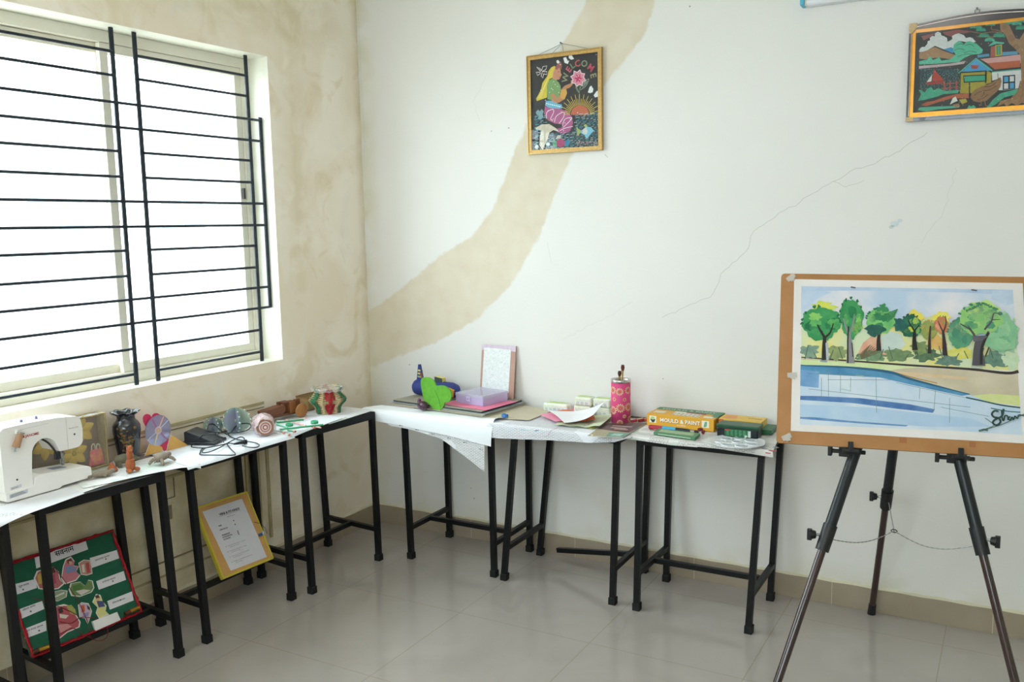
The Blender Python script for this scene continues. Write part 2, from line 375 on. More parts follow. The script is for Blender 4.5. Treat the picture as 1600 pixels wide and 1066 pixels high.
# floor, ceiling, right wall, near wall with an added unseen window
def floor_mat():
    m = bpy.data.materials.new('vitrified_tile'); m.use_nodes = True; nt = m.node_tree; N = nt.nodes; L = nt.links; b = N['Principled BSDF']
    tc = N.new('ShaderNodeTexCoord'); br = N.new('ShaderNodeTexBrick'); br.offset = 0
    br.inputs['Scale'].default_value = 1; br.inputs['Brick Width'].default_value = .6; br.inputs['Row Height'].default_value = .6; br.inputs['Mortar Size'].default_value = .0016
    mp = N.new('ShaderNodeMapping'); mp.inputs['Location'].default_value = (.13, .2, 0); L.new(tc.outputs['Object'], mp.inputs[0]); L.new(mp.outputs[0], br.inputs['Vector'])
    n = N.new('ShaderNodeTexNoise'); n.inputs['Scale'].default_value = 3.5; n.inputs['Detail'].default_value = 8; n.inputs['Distortion'].default_value = .8; L.new(tc.outputs['Object'], n.inputs['Vector'])
    r = N.new('ShaderNodeValToRGB'); r.color_ramp.elements[0].position = .2; r.color_ramp.elements[1].position = .8
    r.color_ramp.elements[0].color = (*srgb('a59d96'), 1); r.color_ramp.elements[1].color = (*srgb('b0a8a2'), 1); L.new(n.outputs[0], r.inputs[0])
    L.new(r.outputs[0], br.inputs['Color1']); L.new(r.outputs[0], br.inputs['Color2']); br.inputs['Mortar'].default_value = (*srgb('9a8f80'), 1)
    L.new(br.outputs[0], b.inputs['Base Color']); b.inputs['Roughness'].default_value = .16; b.inputs['Specular IOR Level'].default_value = .45
    n3 = N.new('ShaderNodeTexNoise'); n3.inputs['Scale'].default_value = 7; L.new(tc.outputs['Object'], n3.inputs['Vector'])
    mr = N.new('ShaderNodeMapRange'); mr.inputs['To Min'].default_value = .07; mr.inputs['To Max'].default_value = .16; L.new(n3.outputs[0], mr.inputs[0]); L.new(mr.outputs[0], b.inputs['Roughness'])
    return m
FM = floor_mat()
struct(MB().add([(0, RY0, 0), (RX1, RY0, 0), (RX1, 0, 0), (0, 0, 0)], [(0, 1, 2, 3)], FM).build('floor'))
CM = mat('f0efe8', .8)
struct(MB().add([(0, RY0, RH), (RX1, RY0, RH), (RX1, 0, RH), (0, 0, RH)], [(3, 2, 1, 0)], CM).build('ceiling'))
OM = wall_mat('other')
def holed(name, a0, a1, h0, h1, z0, z1, to):
    mb = MB()
    for (p, q) in (((a0, 0), (h0, RH)), ((h1, 0), (a1, RH)), ((h0, 0), (h1, z0)), ((h0, z1), (h1, RH))):
        mb.add([to(p[0], p[1]), to(q[0], p[1]), to(q[0], q[1]), to(p[0], q[1])], [(0, 1, 2, 3)], OM)
    return struct(mb.build(name))
struct(MB().add([(RX1, RY0, 0), (RX1, 0, 0), (RX1, 0, RH), (RX1, RY0, RH)], [(0, 1, 2, 3)], OM).build('wall_right'))
holed('wall_front', 0, RX1, .7, 3.7, 1.6, 2.6, lambda a, z: (a, RY0, z))
# skirting tiles
SK = mat('a79987', .35, c2='9d8f7c', scale=9); GR = mat('d8d0bb', .8); MORT = mat('d9d2b8', .9, bump=.8)
def skirt(name, length, to, first):
    mb = MB(); x = 0; cuts = [first]
    while cuts[-1] < length: cuts.append(cuts[-1]+.6)
    for c in cuts:
        c = min(c, length); a, b = to(x+.001, 0), to(c-.001, 0)
        p = [to(x+.001, .0), to(c-.001, .0), to(c-.001, .010), to(x+.001, .010)]
        mb.add([(q[0], q[1], 0.0005) for q in p]+[(q[0], q[1], .1) for q in p], [(0, 1, 5, 4), (1, 2, 6, 5), (2, 3, 7, 6), (3, 0, 4, 7), (4, 5, 6, 7), (0, 3, 2, 1)], SK); x = c
    for c in cuts[:-1]:
        p = [to(c-.0012, 0), to(c+.0012, 0), to(c+.0012, .0095), to(c-.0012, .0095)]
        mb.add([(q[0], q[1], 0.0005) for q in p]+[(q[0], q[1], .1) for q in p], [(0, 1, 5, 4), (1, 2, 6, 5), (2, 3, 7, 6), (3, 0, 4, 7), (4, 5, 6, 7)], GR)
    n = int(length/.012); prev = None; vs = []
    for i in range(n+1):
        t = length*i/n; h = .1+.006+.006*abs(math.sin(t*23)+math.sin(t*51+1)*.6)*.5; w = .010+.003*math.sin(t*37)
        q0 = to(t, 0.0); q1 = to(t, w); vs += [(q0[0], q0[1], h), (q1[0], q1[1], .1002)]
    mb.add(vs, [(2*i, 2*i+1, 2*i+3, 2*i+2) for i in range(n)], MORT, True)
    return struct(mb.build(name))
skirt('baseboard_back', RX1-.012, lambda t, d: (t+.011, -d), .02)
skirt('baseboard_left', -RY0, lambda t, d: (d, -t), .30)
skirt('baseboard_right', -RY0-.012, lambda t, d: (RX1-d, -t-.011), .30)
skirt('baseboard_front', RX1-.024, lambda t, d: (t+.012, RY0+d), .30)
# window: cream sliding frame, panes, and the black grille
CF = mat('f0ebde', .45, c2='ebe5d4'); GLS = None
def glass(tint='f2fbfa', op=.06, rough=.02):
    m = bpy.data.materials.new('glass'); m.use_nodes = True; nt = m.node_tree; N = nt.nodes; L = nt.links
    for n in list(N):
        if n.type != 'OUTPUT_MATERIAL': N.remove(n)
    t = N.new('ShaderNodeBsdfTransparent'); t.inputs[0].default_value = (*srgb(tint), 1); g = N.new('ShaderNodeBsdfGlossy'); g.inputs[1].default_value = rough
    fr = N.new('ShaderNodeFresnel'); fr.inputs[0].default_value = 1.45; mx = N.new('ShaderNodeMixShader')
    ge = N.new('ShaderNodeNewGeometry'); fm = N.new('ShaderNodeMath'); fm.operation = 'MULTIPLY'; iv = N.new('ShaderNodeMath'); iv.operation = 'SUBTRACT'; iv.inputs[0].default_value = 1; L.new(ge.outputs['Backfacing'], iv.inputs[1]); L.new(fr.outputs[0], fm.inputs[0]); L.new(iv.outputs[0], fm.inputs[1]); L.new(fm.outputs[0], mx.inputs[0]); L.new(t.outputs[0], mx.inputs[1]); L.new(g.outputs[0], mx.inputs[2]); L.new(mx.outputs[0], N['Material Output'].inputs[0]); return m
GLS = glass()
win = bpy.data.objects.new('window_1', None); win.location = (-.16, (WY0+WY1)/2, WZ0); link(win); struct(win)
wy0, wy1 = WY0-win.location.y, WY1-win.location.y; hh = WZ1-WZ0
mb = MB(); FW = .046
for c, d in (((0, 0, FW/2), (.07, wy1-wy0, FW)), ((0, 0, hh-FW/2), (.07, wy1-wy0, FW)), ((0, wy0+FW/2, hh/2), (.07, FW, hh-2*FW)), ((0, wy1-FW/2, hh/2), (.07, FW, hh-2*FW))): mb.box(c, d, CF)
mb.build('window_frame', win, .003)
def sash(y0, y1, x):
    mb = MB(); w = .036
    for c, d in (((x, (y0+y1)/2, FW+w/2), (.025, y1-y0, w)), ((x, (y0+y1)/2, hh-FW-w/2), (.025, y1-y0, w)), ((x, y0+w/2, hh/2), (.025, w, hh-2*FW-2*w)), ((x, y1-w/2, hh/2), (.025, w, hh-2*FW-2*w))): mb.box(c, d, CF)
    s = mb.build('sash', win, .002)
    MB().box((x, (y0+y1)/2, hh/2), (.004, y1-y0-2*w, hh-2*FW-2*w), GLS).build('pane', s)
    return s
ymid = at(172, 300, X=-.16).y-win.location.y
sash(ymid-.02, wy1-FW, .015); s2 = sash(wy0+FW, ymid+.03, -.015)
MB().box((.034, wy1-FW-.022, hh*.56), (.012, .012, .05), mat('2b2b2b', .5)).build('latch', win, .002)
# unseen window added behind the camera, set high for light from above
def plain_window(name, c, along, w, h):
    o = bpy.data.objects.new(name, None); o.location = c; link(o); struct(o); mb = MB(); t = .05
    def bx(a, z, da, dz): mb.box((a, 0, z) if along == 'x' else (0, a, z), (da, .06, dz) if along == 'x' else (.06, da, dz), CF)
    bx(0, t/2, w, t); bx(0, h-t/2, w, t)
    for a in (-w/2+t/2, 0, w/2-t/2): bx(a, h/2, t, h-2*t)
    mb.build('window_frame', o, .003)
    for a in (-w/4, w/4): MB().box((a, 0, h/2) if along == 'x' else (0, a, h/2), (w/2-1.5*t, .004, h-2*t) if along == 'x' else (.004, w/2-1.5*t, h-2*t), GLS).build('pane', o)
plain_window('added_window', (2.2, RY0, 1.6), 'x', 3.0, 1.0)
# black grille bars set in the reveal
GB = mat('20262e', .45, .3, c2='2c333d', scale=40); GX = -.055
gr = thing('window_grille', 'black painted iron security grille of horizontal bars in front of the bright window', 'window grille', (GX, (WY0+WY1)/2, WZ0))
gy = lambda px, py: at(px, py, X=GX).y-gr.location.y
gz = lambda px, py: at(px, py, X=GX).z-gr.location.z
V1, V2, V3, V4 = gy(193, 320), gy(228, 320), gy(396, 320), gy(420, 340)
V4 = wy1-.0095
for y in (V1, V2, V3, 2*V1-V3+.0-.02, gy(-150, 320)):
    if y > wy0+.03: MB().box((0, y, hh/2), (.006, .018, hh-.002), GB).build('upright', gr)
z_s0, z_s1 = gz(412, 186), gz(424, 479)
MB().box((0, V4, (z_s0+z_s1)/2), (.006, .018, z_s0-z_s1+.01), GB).build('upright', gr)
# heights of the bars where they cross the upright at px 396 / 193
rows = [(378, 117), (385, 150), (388, 186), (390, 219), (391, 251), (392, 285), (394, 318), (394, 352), (398, 384), (399, 418), (400, 450), (402, 482), (404, 516), (406, 550)]
full = {2, 3, 6, 7, 10, 11}
yL = wy0+.005
for i, (px, py) in enumerate(rows):
    z = gz(px, py); a = lambda p, q: MB().tube([(0, p, z), (0, q, z)], .006, GB, 8).build('crossbar', gr)
    if i in full: a(yL, V4)
    else: a(yL, V1); a(V2, V3)
# pale building across the lane
nb = thing('neighbouring_building', 'pale washed-out building seen faintly through the window bars', 'building', (-11, -1.5, -3))
mb = MB(); PB = mat('f3f4f4', .8); mb.box((-1.5, 4, 3.4), (3, 22, 6.8), PB).build('wall', nb)
WB = mat('8fa3ad', .3)
for yy in (-6, -3.4, -.8, 1.8, 4.4, 7, 9.6, 12.2):
    for zz in (2.2, 4.9):
        f = MB(); f.box((.03, yy, zz), (.08, 1.1, 1.3), mat('dfe3e4', .6)); f = f.build('window_frame', nb)
        MB().box((.06, yy-.26, zz), (.06, .44, 1.1), WB).box((.06, yy+.26, zz), (.06, .44, 1.1), WB).build('pane', f)
struct(MB().box((-8, 0, -3.05), (20, 40, .1), mat('c9c4ba', .9)).build('ground'))

# ------------------------------------------------------------------ desks
BK = mat('0c0d0f', .42, .0, c2='121315', scale=35, bump=.15, spec=.3); RB = mat('131514', .7, c2='1f211f', scale=60, spec=.3); TOPM = mat('7b5236', .5, c2='633f28', scale=6, aniso=(1, 9, 1))
ZU, ZT = .700, .735
def desk(label, feet, tops, broken=False):
    # feet/tops: front-left, front-right, back-right, back-left as seen from the room
    cx = sum(p[0] for p in feet)/4; cy = sum(p[1] for p in feet)/4
    t = thing('student_desk', label, 'desk', (cx, cy, 0), group='black metal student desks along the walls'); O = Vector((cx, cy, 0))
    f = [Vector((*p, 0))-O for p in feet]; p = [Vector((*q, 0))-O for q in tops]
    up = lambda v, z: Vector((v.x, v.y, z))
    mb = MB(); c = [up(v, ZU+.0175) for v in p]
    for i in range(4):
        a, b = c[i], c[(i+1) % 4]; d = (b-a).normalized()*.0125; mb.bar(a-d, b+d, .025, .034, BK)
    mb.build('top_rail', t, .002)
    ins = [v*.5*2 for v in p]; ctr = sum(ins, Vector())/4
    q = [up(ctr+(v-ctr)*.955, 0) for v in ins]
    MB().prism([(v.x, v.y) for v in q], ZU+.004, ZT-.0005, TOPM).build('desktop', t)
    for i in range(4):
        l = MB().leg(up(f[i], .028), up(p[i], ZU+.001), .025, BK).build('leg', t, .0015)
        MB().leg(up(f[i], 0), up(f[i]+(p[i]-f[i])*.045, .032), .032, RB).build('rubber_foot', l, .002)
    zs = .155; g = lambda i, z=zs: up(f[i]+(p[i]-f[i])*z/ZU, z)
    m = []
    for a, b in ((0, 3), (1, 2)):
        A, B = g(a), g(b); d = (B-A).normalized()*.0115; MB().bar(A+d, B-d, .022, .022, BK).build('side_stretcher', t, .0015); m.append((A+B)/2)
    d = (m[1]-m[0]).normalized()
    if broken: m[0] = Vector(broken)-O; d = (m[1]-m[0]).normalized(); MB().bar(m[0], m[1]-d*.011, .022, .022, BK).build('long_stretcher', t, .0015)
    else: MB().bar(m[0]+d*.0115, m[1]-d*.0115, .022, .022, BK).build('long_stretcher', t, .0015)
    return t
# along the left wall (front edge faces +x): near end first
desk('black metal desk nearest the corner on the window side, under the matchstick lantern', [(.369, -.93), (.388, -.475), (.03, -.435), (.03, -.90)], [(.33, -.905), (.36, -.452), (.02, -.452), (.02, -.905)])
desk('black metal desk with the yellow-edged notice leaning beneath it', [(.325, -1.488), (.335, -1.025), (.03, -.985), (.03, -1.468)], [(.31, -1.507), (.322, -1.017), (.02, -1.0), (.02, -1.5)])
desk('black metal desk under the sewing machine, red tinsel board beneath it', [(.29, -2.085), (.321, -1.622), (.03, -1.595), (.03, -2.06)], [(.29, -2.10), (.32, -1.648), (.02, -1.63), (.02, -2.09)])
desk('black metal desk cut off by the left edge, beyond the sewing machine', [(.31, -2.71), (.325, -2.235), (.03, -2.22), (.03, -2.69)], [(.30, -2.70), (.325, -2.245), (.02, -2.22), (.02, -2.69)])
# along the back wall
desk('black metal desk under the folders and the large white paper', [(.517, -.382), (1.0, -.395), (.992, -.035), (.517, -.042)], [(.505, -.385), (.992, -.385), (.992, -.03), (.505, -.03)])
desk('black metal desk with splayed left legs and a loose stretcher, under the pink paper holder', [(1.061, -.407), (1.608, -.425), (1.599, -.035), (1.062, -.056)], [(1.128, -.400), (1.62, -.400), (1.62, -.03), (1.125, -.03)], broken=(1.20, -.135, .075))
desk('black metal desk at the right end, under the yellow clay kit box', [(1.721, -.433), (2.192, -.431), (2.192, -.08), (1.726, -.086)], [(1.712, -.372), (2.215, -.368), (2.212, -.03), (1.722, -.03)])
# ------------------------------------------------------------------ flat artwork helper
class Art:
    """shapes given in read-off units, mapped by f onto the flat surface of the thing"""
    def __init__(s, f, z=0, dz=2e-5): s.mb = MB(); s.f = f; s.z = z; s.dz = dz; s.k = (Vector(f((10, 0)))-Vector(f((0, 0)))).length/10
    def up(s): s.z += s.dz; return s.z
    def poly(s, pts, c, **k): s.mb.flat([s.f(p) for p in pts], c if not isinstance(c, (str, tuple)) else mat(c, .7, **k), s.up())
    def line(s, pts, w, c, smooth=False):
        if smooth: pts = [tuple(p) for p in curve([(*p, 0) for p in pts], 5)]
        ww = (lambda t: w(t)*s.k) if callable(w) else w*s.k
        draw(s.mb, [s.f(p[:2]) for p in pts], ww, c if not isinstance(c, str) else mat(c, .7), s.up())
    def lines(s, segs, w, c):
        m = mat(c, .7) if isinstance(c, str) else c; z = s.up()
        for a in segs: draw(s.mb, [s.f(p) for p in a], w*s.k, m, z)
    def dots(s, pts, r, c):
        m = mat(c, .5) if isinstance(c, str) else c; z = s.up()
        for p in pts: s.mb.flat([s.f(q) for q in circ(p, r, 8)], m, z)
    def blob(s, cx, cy, rx, ry, c, jag=.12, n=36, seed=0, c2=None, sc=40):
        r = random.Random(seed+int(cx*7+cy)); ph = [r.uniform(0, 6.28) for _ in range(4)]
        P = []
        for i in range(n):
            t = 2*PI*i/n; k = 1+jag*(math.sin(3*t+ph[0])*.5+math.sin(7*t+ph[1])*.5+r.uniform(-.6, .6)); P.append((cx+rx*k*math.cos(t), cy+ry*k*math.sin(t)))
        s.poly(P, mat(c, .8, c2=c2 or None, scale=sc))
def rect_frame(mb, W, H, w, t, m, z0=0, over=0):
    for pts in ([(0, 0), (W, 0), (W-w, w), (w, w)], [(W, 0), (W, H), (W-w, H-w), (W-w, w)], [(W, H), (0, H), (w, H-w), (W-w, H-w)], [(0, H), (0, 0), (w, w), (w, H-w)]):
        mb.prism(pts, z0, z0+t, m)
# ------------------------------------------------------------------ welcome picture
c1 = lambda p: (790+p[0]/4.844, 40+p[1]/4.844)
def wallmap(crop, Ox, Oz, y=-.02):
    def f(p):
        q = at(*crop(p), Y=y); return (q.x-Ox, q.z-Oz)
    return f
a = at(*c1((165, 978)), Y=-.02); b = at(*c1((733, 935)), Y=-.02); tl = at(*c1((148, 235)), Y=-.02); tr_ = at(*c1((713, 150)), Y=-.02)
W1 = ((b-a).length+(tr_-tl).length)/2; H1 = ((tl-a).length+(tr_-b).length)/2
pic = frame_thing('framed_picture', 'gold-framed black craft picture reading WELCOME with a blonde mermaid, on the back wall', 'picture', (a.x+.001, -.003, a.z), (1, 0, 0), (0, 0, 1))
h1 = homog([(165, 978), (733, 935), (713, 150), (148, 235)], [(0, 0), (W1, 0), (W1, H1), (0, H1)])
GO = mat('c9a468', .35, .6, c2='a98346', scale=120, bump=.5, bscale=300); GOB = mat('dcc08a', .3, .6, c2='b8934f', scale=200)
mb = MB(); rect_frame(mb, W1, H1, .020, .014, GO)
for (p, q) in (((.003, .003), (W1-.003, .003)), ((W1-.003, .003), (W1-.003, H1-.003)), ((W1-.003, H1-.003), (.003, H1-.003)), ((.003, H1-.003), (.003, .003))):
    L_ = math.dist(p, q); n = int(L_/.0075)
    for i in range(n):
        t = (i+.5)/n; mb.box((p[0]+(q[0]-p[0])*t, p[1]+(q[1]-p[1])*t, .015), (.005, .005, .006), GOB, rz=.78)
mb.build('frame', pic)
A = Art(h1, .0072)
A.poly([(170, 970), (728, 930), (708, 155), (152, 240)], mat('17161a', .5))
A.mb.box((W1/2, H1/2, .004), (W1-.02, H1-.02, .006), mat('17161a', .5))
SKN = 'c98f72'
A.poly([(355, 300), (330, 312), (310, 340), (300, 380), (265, 430), (255, 480), (235, 520), (218, 550), (225, 568), (265, 552), (300, 540), (300, 450), (318, 400), (340, 390), (350, 350), (372, 320)], 'd9c446')
for k in range(6): A.line([(345-k*4, 315+k*8), (305-k*3, 400+k*6), (285-k*6, 460+k*8), (255-k*5, 545)], 1.6, 'f0e08a', True)
A.poly([(362, 308), (388, 298), (400, 332), (402, 350), (411, 368), (402, 376), (403, 384), (396, 390), (394, 400), (372, 405), (372, 425), (345, 432), (340, 395), (345, 350)], SKN)
A.line([(380, 345), (392, 343)], 3, '3a2620'); A.line([(390, 385), (400, 383)], 3, '9c3030')
A.poly([(358, 320), (372, 292), (385, 270), (400, 268), (410, 290), (406, 330), (392, 312), (372, 330)], '9d5a5c')
A.poly([(372, 280), (368, 262), (380, 255), (392, 268), (388, 282)], 'f1eeee')
A.poly([(320, 405), (345, 395), (385, 420), (402, 450), (405, 480), (388, 540), (350, 560), (305, 552), (300, 480), (303, 430)], '7fa46a')
A.poly([(340, 545), (375, 550), (382, 590), (330, 578)], SKN)
A.poly([(322, 520), (350, 505), (378, 540), (410, 505), (405, 480), (430, 450), (462, 435), (480, 428), (478, 410), (492, 400), (492, 440), (470, 463), (445, 472), (452, 500), (432, 550), (388, 578), (350, 560)], 'c18a64')
A.poly([(410, 478), (445, 472), (452, 505), (434, 550), (404, 543), (398, 508)], 'd8a552')
A.poly([(292, 565), (330, 562), (380, 585), (412, 590), (418, 618), (370, 625), (320, 618), (286, 600)], '6fb4cf')
A.dots([(300+i*14, 585+i*3) for i in range(8)], 5, 'e9f4f6')
A.poly([(285, 605), (330, 620), (400, 622), (450, 640), (490, 680), (500, 730), (480, 790), (430, 815), (380, 800), (360, 778), (410, 768), (424, 742), (360, 735), (310, 712), (280, 660)], 'b25e8e')
for s_ in ([(298, 700), (302, 650), (345, 628), (352, 650), (330, 700), (348, 712)], [(360, 725), (372, 680), (425, 648), (430, 680), (395, 735)], [(420, 752), (440, 700), (492, 690), (470, 720), (425, 765)], [(400, 790), (440, 770), (500, 755)]): A.line(s_, 4, 'f2e6ee', True)
A.poly([(215, 772), (260, 745), (320, 740), (372, 772), (400, 800), (350, 785), (322, 805), (305, 870), (270, 938), (246, 902), (252, 830), (262, 788), (225, 788)], mat('ddd3c0', .6, c2='c7bda8', scale=90))
st8 = lambda c, R, r, n, ph=0: [(c[0]+(R if i % 2 == 0 else r)*math.cos(ph+PI*i/n), c[1]+(R if i % 2 == 0 else r)*1.12*math.sin(ph+PI*i/n)) for i in range(2*n)]
A.poly(st8((535, 390), 62, 44, 8, .2), 'f2e0e6'); A.poly(st8((535, 390), 55, 38, 8, .2), 'd98ba0'); A.poly(st8((535, 390), 33, 16, 6), 'c62f63'); A.dots([(525, 380), (545, 398), (538, 374)], 4, 'f3c7d4')
A.line([(545, 440), (548, 470), (545, 500), (540, 540)], 4, '5d7357'); A.line([(548, 470), (570, 430), (608, 395), (615, 400), (595, 445), (552, 478)], 3, '9fb3a0', True); A.line([(545, 495), (520, 450), (515, 455), (530, 485), (545, 500)], 4, '77907a')
A.lines([[(570+i*9, 460-i*9), (585+i*7, 415-i*3)] for i in range(4)], 2, 'b9c6b9')
cx, cy = 553, 668
A.lines([[(cx+76*math.cos(t), cy-76*math.sin(t)), (cx+(150 if i % 2 else 118)*math.cos(t), cy-(160 if i % 2 else 125)*math.sin(t))] for i, t in enumerate([.12+PI*.95*k/26 for k in range(27)])], 3.5, 'd8bd55')
A.poly([(cx+70*math.cos(PI*k/20), cy-75*math.sin(PI*k/20)-k*.0) for k in range(21)], 'c56a4e')
r_ = random.Random(3); segs = {'5fb0bd': [], '9fd0d6': [], '3c7f92': []}
for row in range(21):
    y = 668+row*12.5; x = 205+r_.uniform(0, 20)
    while x < 690:
        L_ = r_.uniform(14, 34)
        if not (280 < x < 500 and y < 800 and y > 590+(500-x)*.0): segs[r_.choice(list(segs))].append([(x, y-(x-450)*.07), (min(x+L_, 698), y-2-(x+L_-450)*.07)])
        x += L_+r_.uniform(6, 16)
for c_, sg in segs.items(): A.lines(sg, 3.2, c_)
for p in ([(215, 772), (260, 745), (320, 740), (372, 772), (322, 805), (305, 870), (270, 938), (246, 902), (252, 830), (262, 788)],): A.poly(p, mat('ddd3c0', .6, c2='c7bda8', scale=90))
A.poly([(565, 790), (600, 755), (640, 760), (662, 785), (635, 815), (605, 852), (590, 820), (562, 805)], '7fc3dc'); A.poly([(528, 760), (565, 790), (560, 805), (532, 830)], '9db06b'); A.poly([(575, 780), (600, 762), (615, 790), (605, 815), (575, 808)], 'd7d2cf'); A.poly([(580, 745), (600, 735), (612, 755), (595, 762)], 'a9b871')
A.poly([(375, 870), (410, 848), (440, 870), (440, 905), (405, 915), (375, 900)], 'b04b74'); A.poly([(345, 870), (375, 865), (378, 905), (350, 912)], '4f9c74'); A.poly([(440, 870), (470, 845), (482, 870), (470, 900), (440, 905)], '3f86a8'); A.poly([(370, 855), (385, 825), (410, 822), (405, 850)], 'cfc7c2')
A.dots([(312, 893), (228, 915)], 15, 'cfe2df')
A.dots([(r_.uniform(210, 690), r_.uniform(0, 22)+915-.07*0) for _ in range(90)], 3, 'b9a99c'); A.dots([(r_.uniform(530, 690), r_.uniform(865, 900)) for _ in range(70)], 3, 'c9a6a2')
A.lines([[(252, 345), (222, 312), (245, 322), (260, 340)], [(258, 340), (268, 308), (298, 302), (290, 330), (262, 345)], [(250, 350), (218, 352), (230, 375), (252, 358)], [(265, 350), (255, 378), (268, 395), (275, 360)], [(268, 345), (300, 345), (296, 368), (275, 362)]], 4, 'e7dfe0')
for p in ([(420, 240), (440, 232), (455, 262), (466, 258), (455, 285), (430, 275)], [(460, 222), (482, 215), (502, 245), (480, 252), (462, 240)], [(610, 495), (622, 455), (635, 442), (652, 468), (648, 492), (628, 500)], [(655, 515), (678, 482), (688, 482), (690, 525), (665, 532)]): A.poly(p, 'eceef0')
A.poly([(218, 650), (235, 632), (248, 645), (262, 628), (278, 645), (270, 665), (275, 690), (252, 708), (232, 705), (240, 680), (222, 668)], '7da3ad')
h1v = lambda p: Vector((*h1(p), 0))
for ch, x, y, ang, c_ in (('W', 437, 387, 75, '8f9276'), ('E', 462, 325, 52, 'c56078'), ('L', 489, 294, 35, '7b8a70'), ('C', 528, 278, 14, 'bd5c5c'), ('O', 580, 277, -14, '8b9678'), ('M', 630, 307, -40, 'c0505f'), ('E', 651, 366, -80, '9b9874')):
    q = h1((x, y)); sz = .040; an = math.radians(ang); o_ = (q[0]+math.sin(an)*sz*.35, q[1]-math.cos(an)*sz*.35)
    A.mb.text(ch, sz, mat(c_, .7), o_, A.up(), an, align='CENTER', bold=.0009)
A.dots([(382, 268), (398, 290), (350, 420), (335, 470), (362, 440), (380, 455), (320, 500), (345, 480), (390, 500), (310, 640), (350, 700), (440, 730), (480, 700), (380, 790), (430, 790), (255, 485), (290, 560), (668, 208), (535, 650)], 3.2, 'ffffff')
A.mb.build('artwork', pic)
MB().box((W1/2, H1/2, .0125), (W1-.036, H1-.036, .001), glass('ffffff', rough=.01)).build('glass_pane', pic)
nail = at(878, 68, Y=-.012)
cordm = mat('5f7a70', .6)
q = nail-Vector((a.x+.001, -.003, a.z)); N0 = (q.x, q.z, .008)
mb = MB(); [mb.tube([N0, (x, y, .006)], .0009, cordm, 6) for x, y in ((.045, H1-.004), (W1-.05, H1-.004), (.13, H1-.002), (.19, H1-.002))]; mb.build('hanging_cord', pic)
NM = mat('6b6b66', .4, .7)
def wallnail(p, label):
    o = MB().tube([(0, .012, 0), (0, -.014, 0)], .0016, NM, 8).cyl((0, -.013, 0), (0, -.016, 0), .004, .004, NM, 10).build('nail'); o.location = p; tag(o, label, 'nail')
wallnail((nail.x, -.011, nail.z+.001), 'small steel nail holding up the gold-framed WELCOME picture')
# ------------------------------------------------------------------ landscape picture, upper right
c8 = lambda p: (1380+p[0]/5.077, p[1]/5.077)
a = at(*c8((178, 965)), Y=-.03); tl = at(*c8((183, 200)), Y=-.03); W2 = .50; H2 = tl.z-a.z
pic2 = frame_thing('framed_picture', 'dark arched-frame village landscape picture with gold inner border, hung upper right on the back wall', 'picture', (a.x, -.003, a.z), (1, 0, 0), (0, 0, 1))
_g8 = wallmap(c8, a.x, a.z, -.022)
def g8(p):
    q = _g8(p); return (max(.024, min(W2-.024, q[0])), max(.032, min(H2-.030, q[1])))
PD = mat('2a1c24', .25, clear=.6); CH = mat('e8d8cc', .15, .9); GM = mat('c98a2c', .3, .7, c2='b27722', scale=30); BR_ = mat('b9a07c', .35, .6, c2='927a58', scale=200, bump=.5, bscale=300)
mb = MB(); n = 24; arch = lambda x: H2+.017*math.sin(PI*max(0, min(1, (x-.03)/(W2-.06))))
top_o = [(W2*i/n, arch(W2*i/n)) for i in range(n+1)]
mb.prism([(0, H2-.018), ]+[(W2, H2-.018)]+top_o[::-1], 0, .022, PD)
mb.prism([(0, 0), (W2, 0), (W2, .014), (0, .014)], 0, .022, PD); mb.prism([(0, .014), (.010, .014), (.010, H2-.018), (0, H2-.018)], 0, .022, PD); mb.prism([(W2-.010, .014), (W2, .014), (W2, H2-.018), (W2-.010, H2-.018)], 0, .022, PD)
mb.build('frame', pic2, .002)
mb = MB(); mb.tube([(x, y-.010, .0225) for x, y in top_o], .0022, CH, 8); mb.tube([(.009, .02, .0225), (.009, H2-.02, .0225)], .0014, CH, 8); mb.tube([(.02, .0135, .0225), (W2-.02, .0135, .0225)], .0014, CH, 8); mb.tube([(W2-.009, .02, .0225), (W2-.009, H2-.02, .0225)], .0014, CH, 8)
mb.build('chrome_trim', pic2)
for x0, y0 in ((0, 0), (W2-.026, 0)): MB().box((x0+.013, .0065+.001, .0235), (.028, .015, .004), BR_).build('corner_bracket', pic2)
for x0 in (0, W2-.028): MB().prism([(x0, H2-.032), (x0+.010 if x0 == 0 else x0+.018, H2-.032), (x0+.028, H2-.014), (x0+.028, H2+.004), (x0, H2+.004)], .0215, .025, BR_).build('corner_bracket', pic2)
mb = MB(); mb.box((W2/2, H2/2, .008), (W2-.016, H2-.02, .012), GM); mb.box((W2/2, H2/2+.001, .0142), (W2-.046, H2-.062, .001), mat('16181a', .5)); mb.build('gold_border', pic2)
A = Art(g8, .0148); A.k = (Vector(_g8((410, 300)))-Vector(_g8((400, 300)))).length/10
def P8(pts, c, k=None): A.poly(pts, mat(c, .7, c2=k, scale=90) if k else c)
P8([(300, 285), (400, 262), (415, 268), (360, 300), (320, 320)], '8f5a5a'); P8([(470, 255), (590, 232), (710, 248), (640, 265), (600, 260), (540, 290), (490, 275)], '8d5450')
P8([(283, 412), (290, 385), (305, 372), (330, 370), (350, 345), (352, 325), (372, 318), (368, 300), (390, 283), (408, 288), (410, 262), (432, 250), (455, 258), (462, 280), (482, 285), (505, 300), (510, 330), (535, 318), (548, 308), (545, 285), (570, 270), (600, 262), (640, 278), (655, 300), (690, 293), (715, 308), (735, 330), (700, 340), (600, 322), (560, 380), (480, 390), (410, 362), (330, 408)], 'd9dcda', 'c4c9cb')
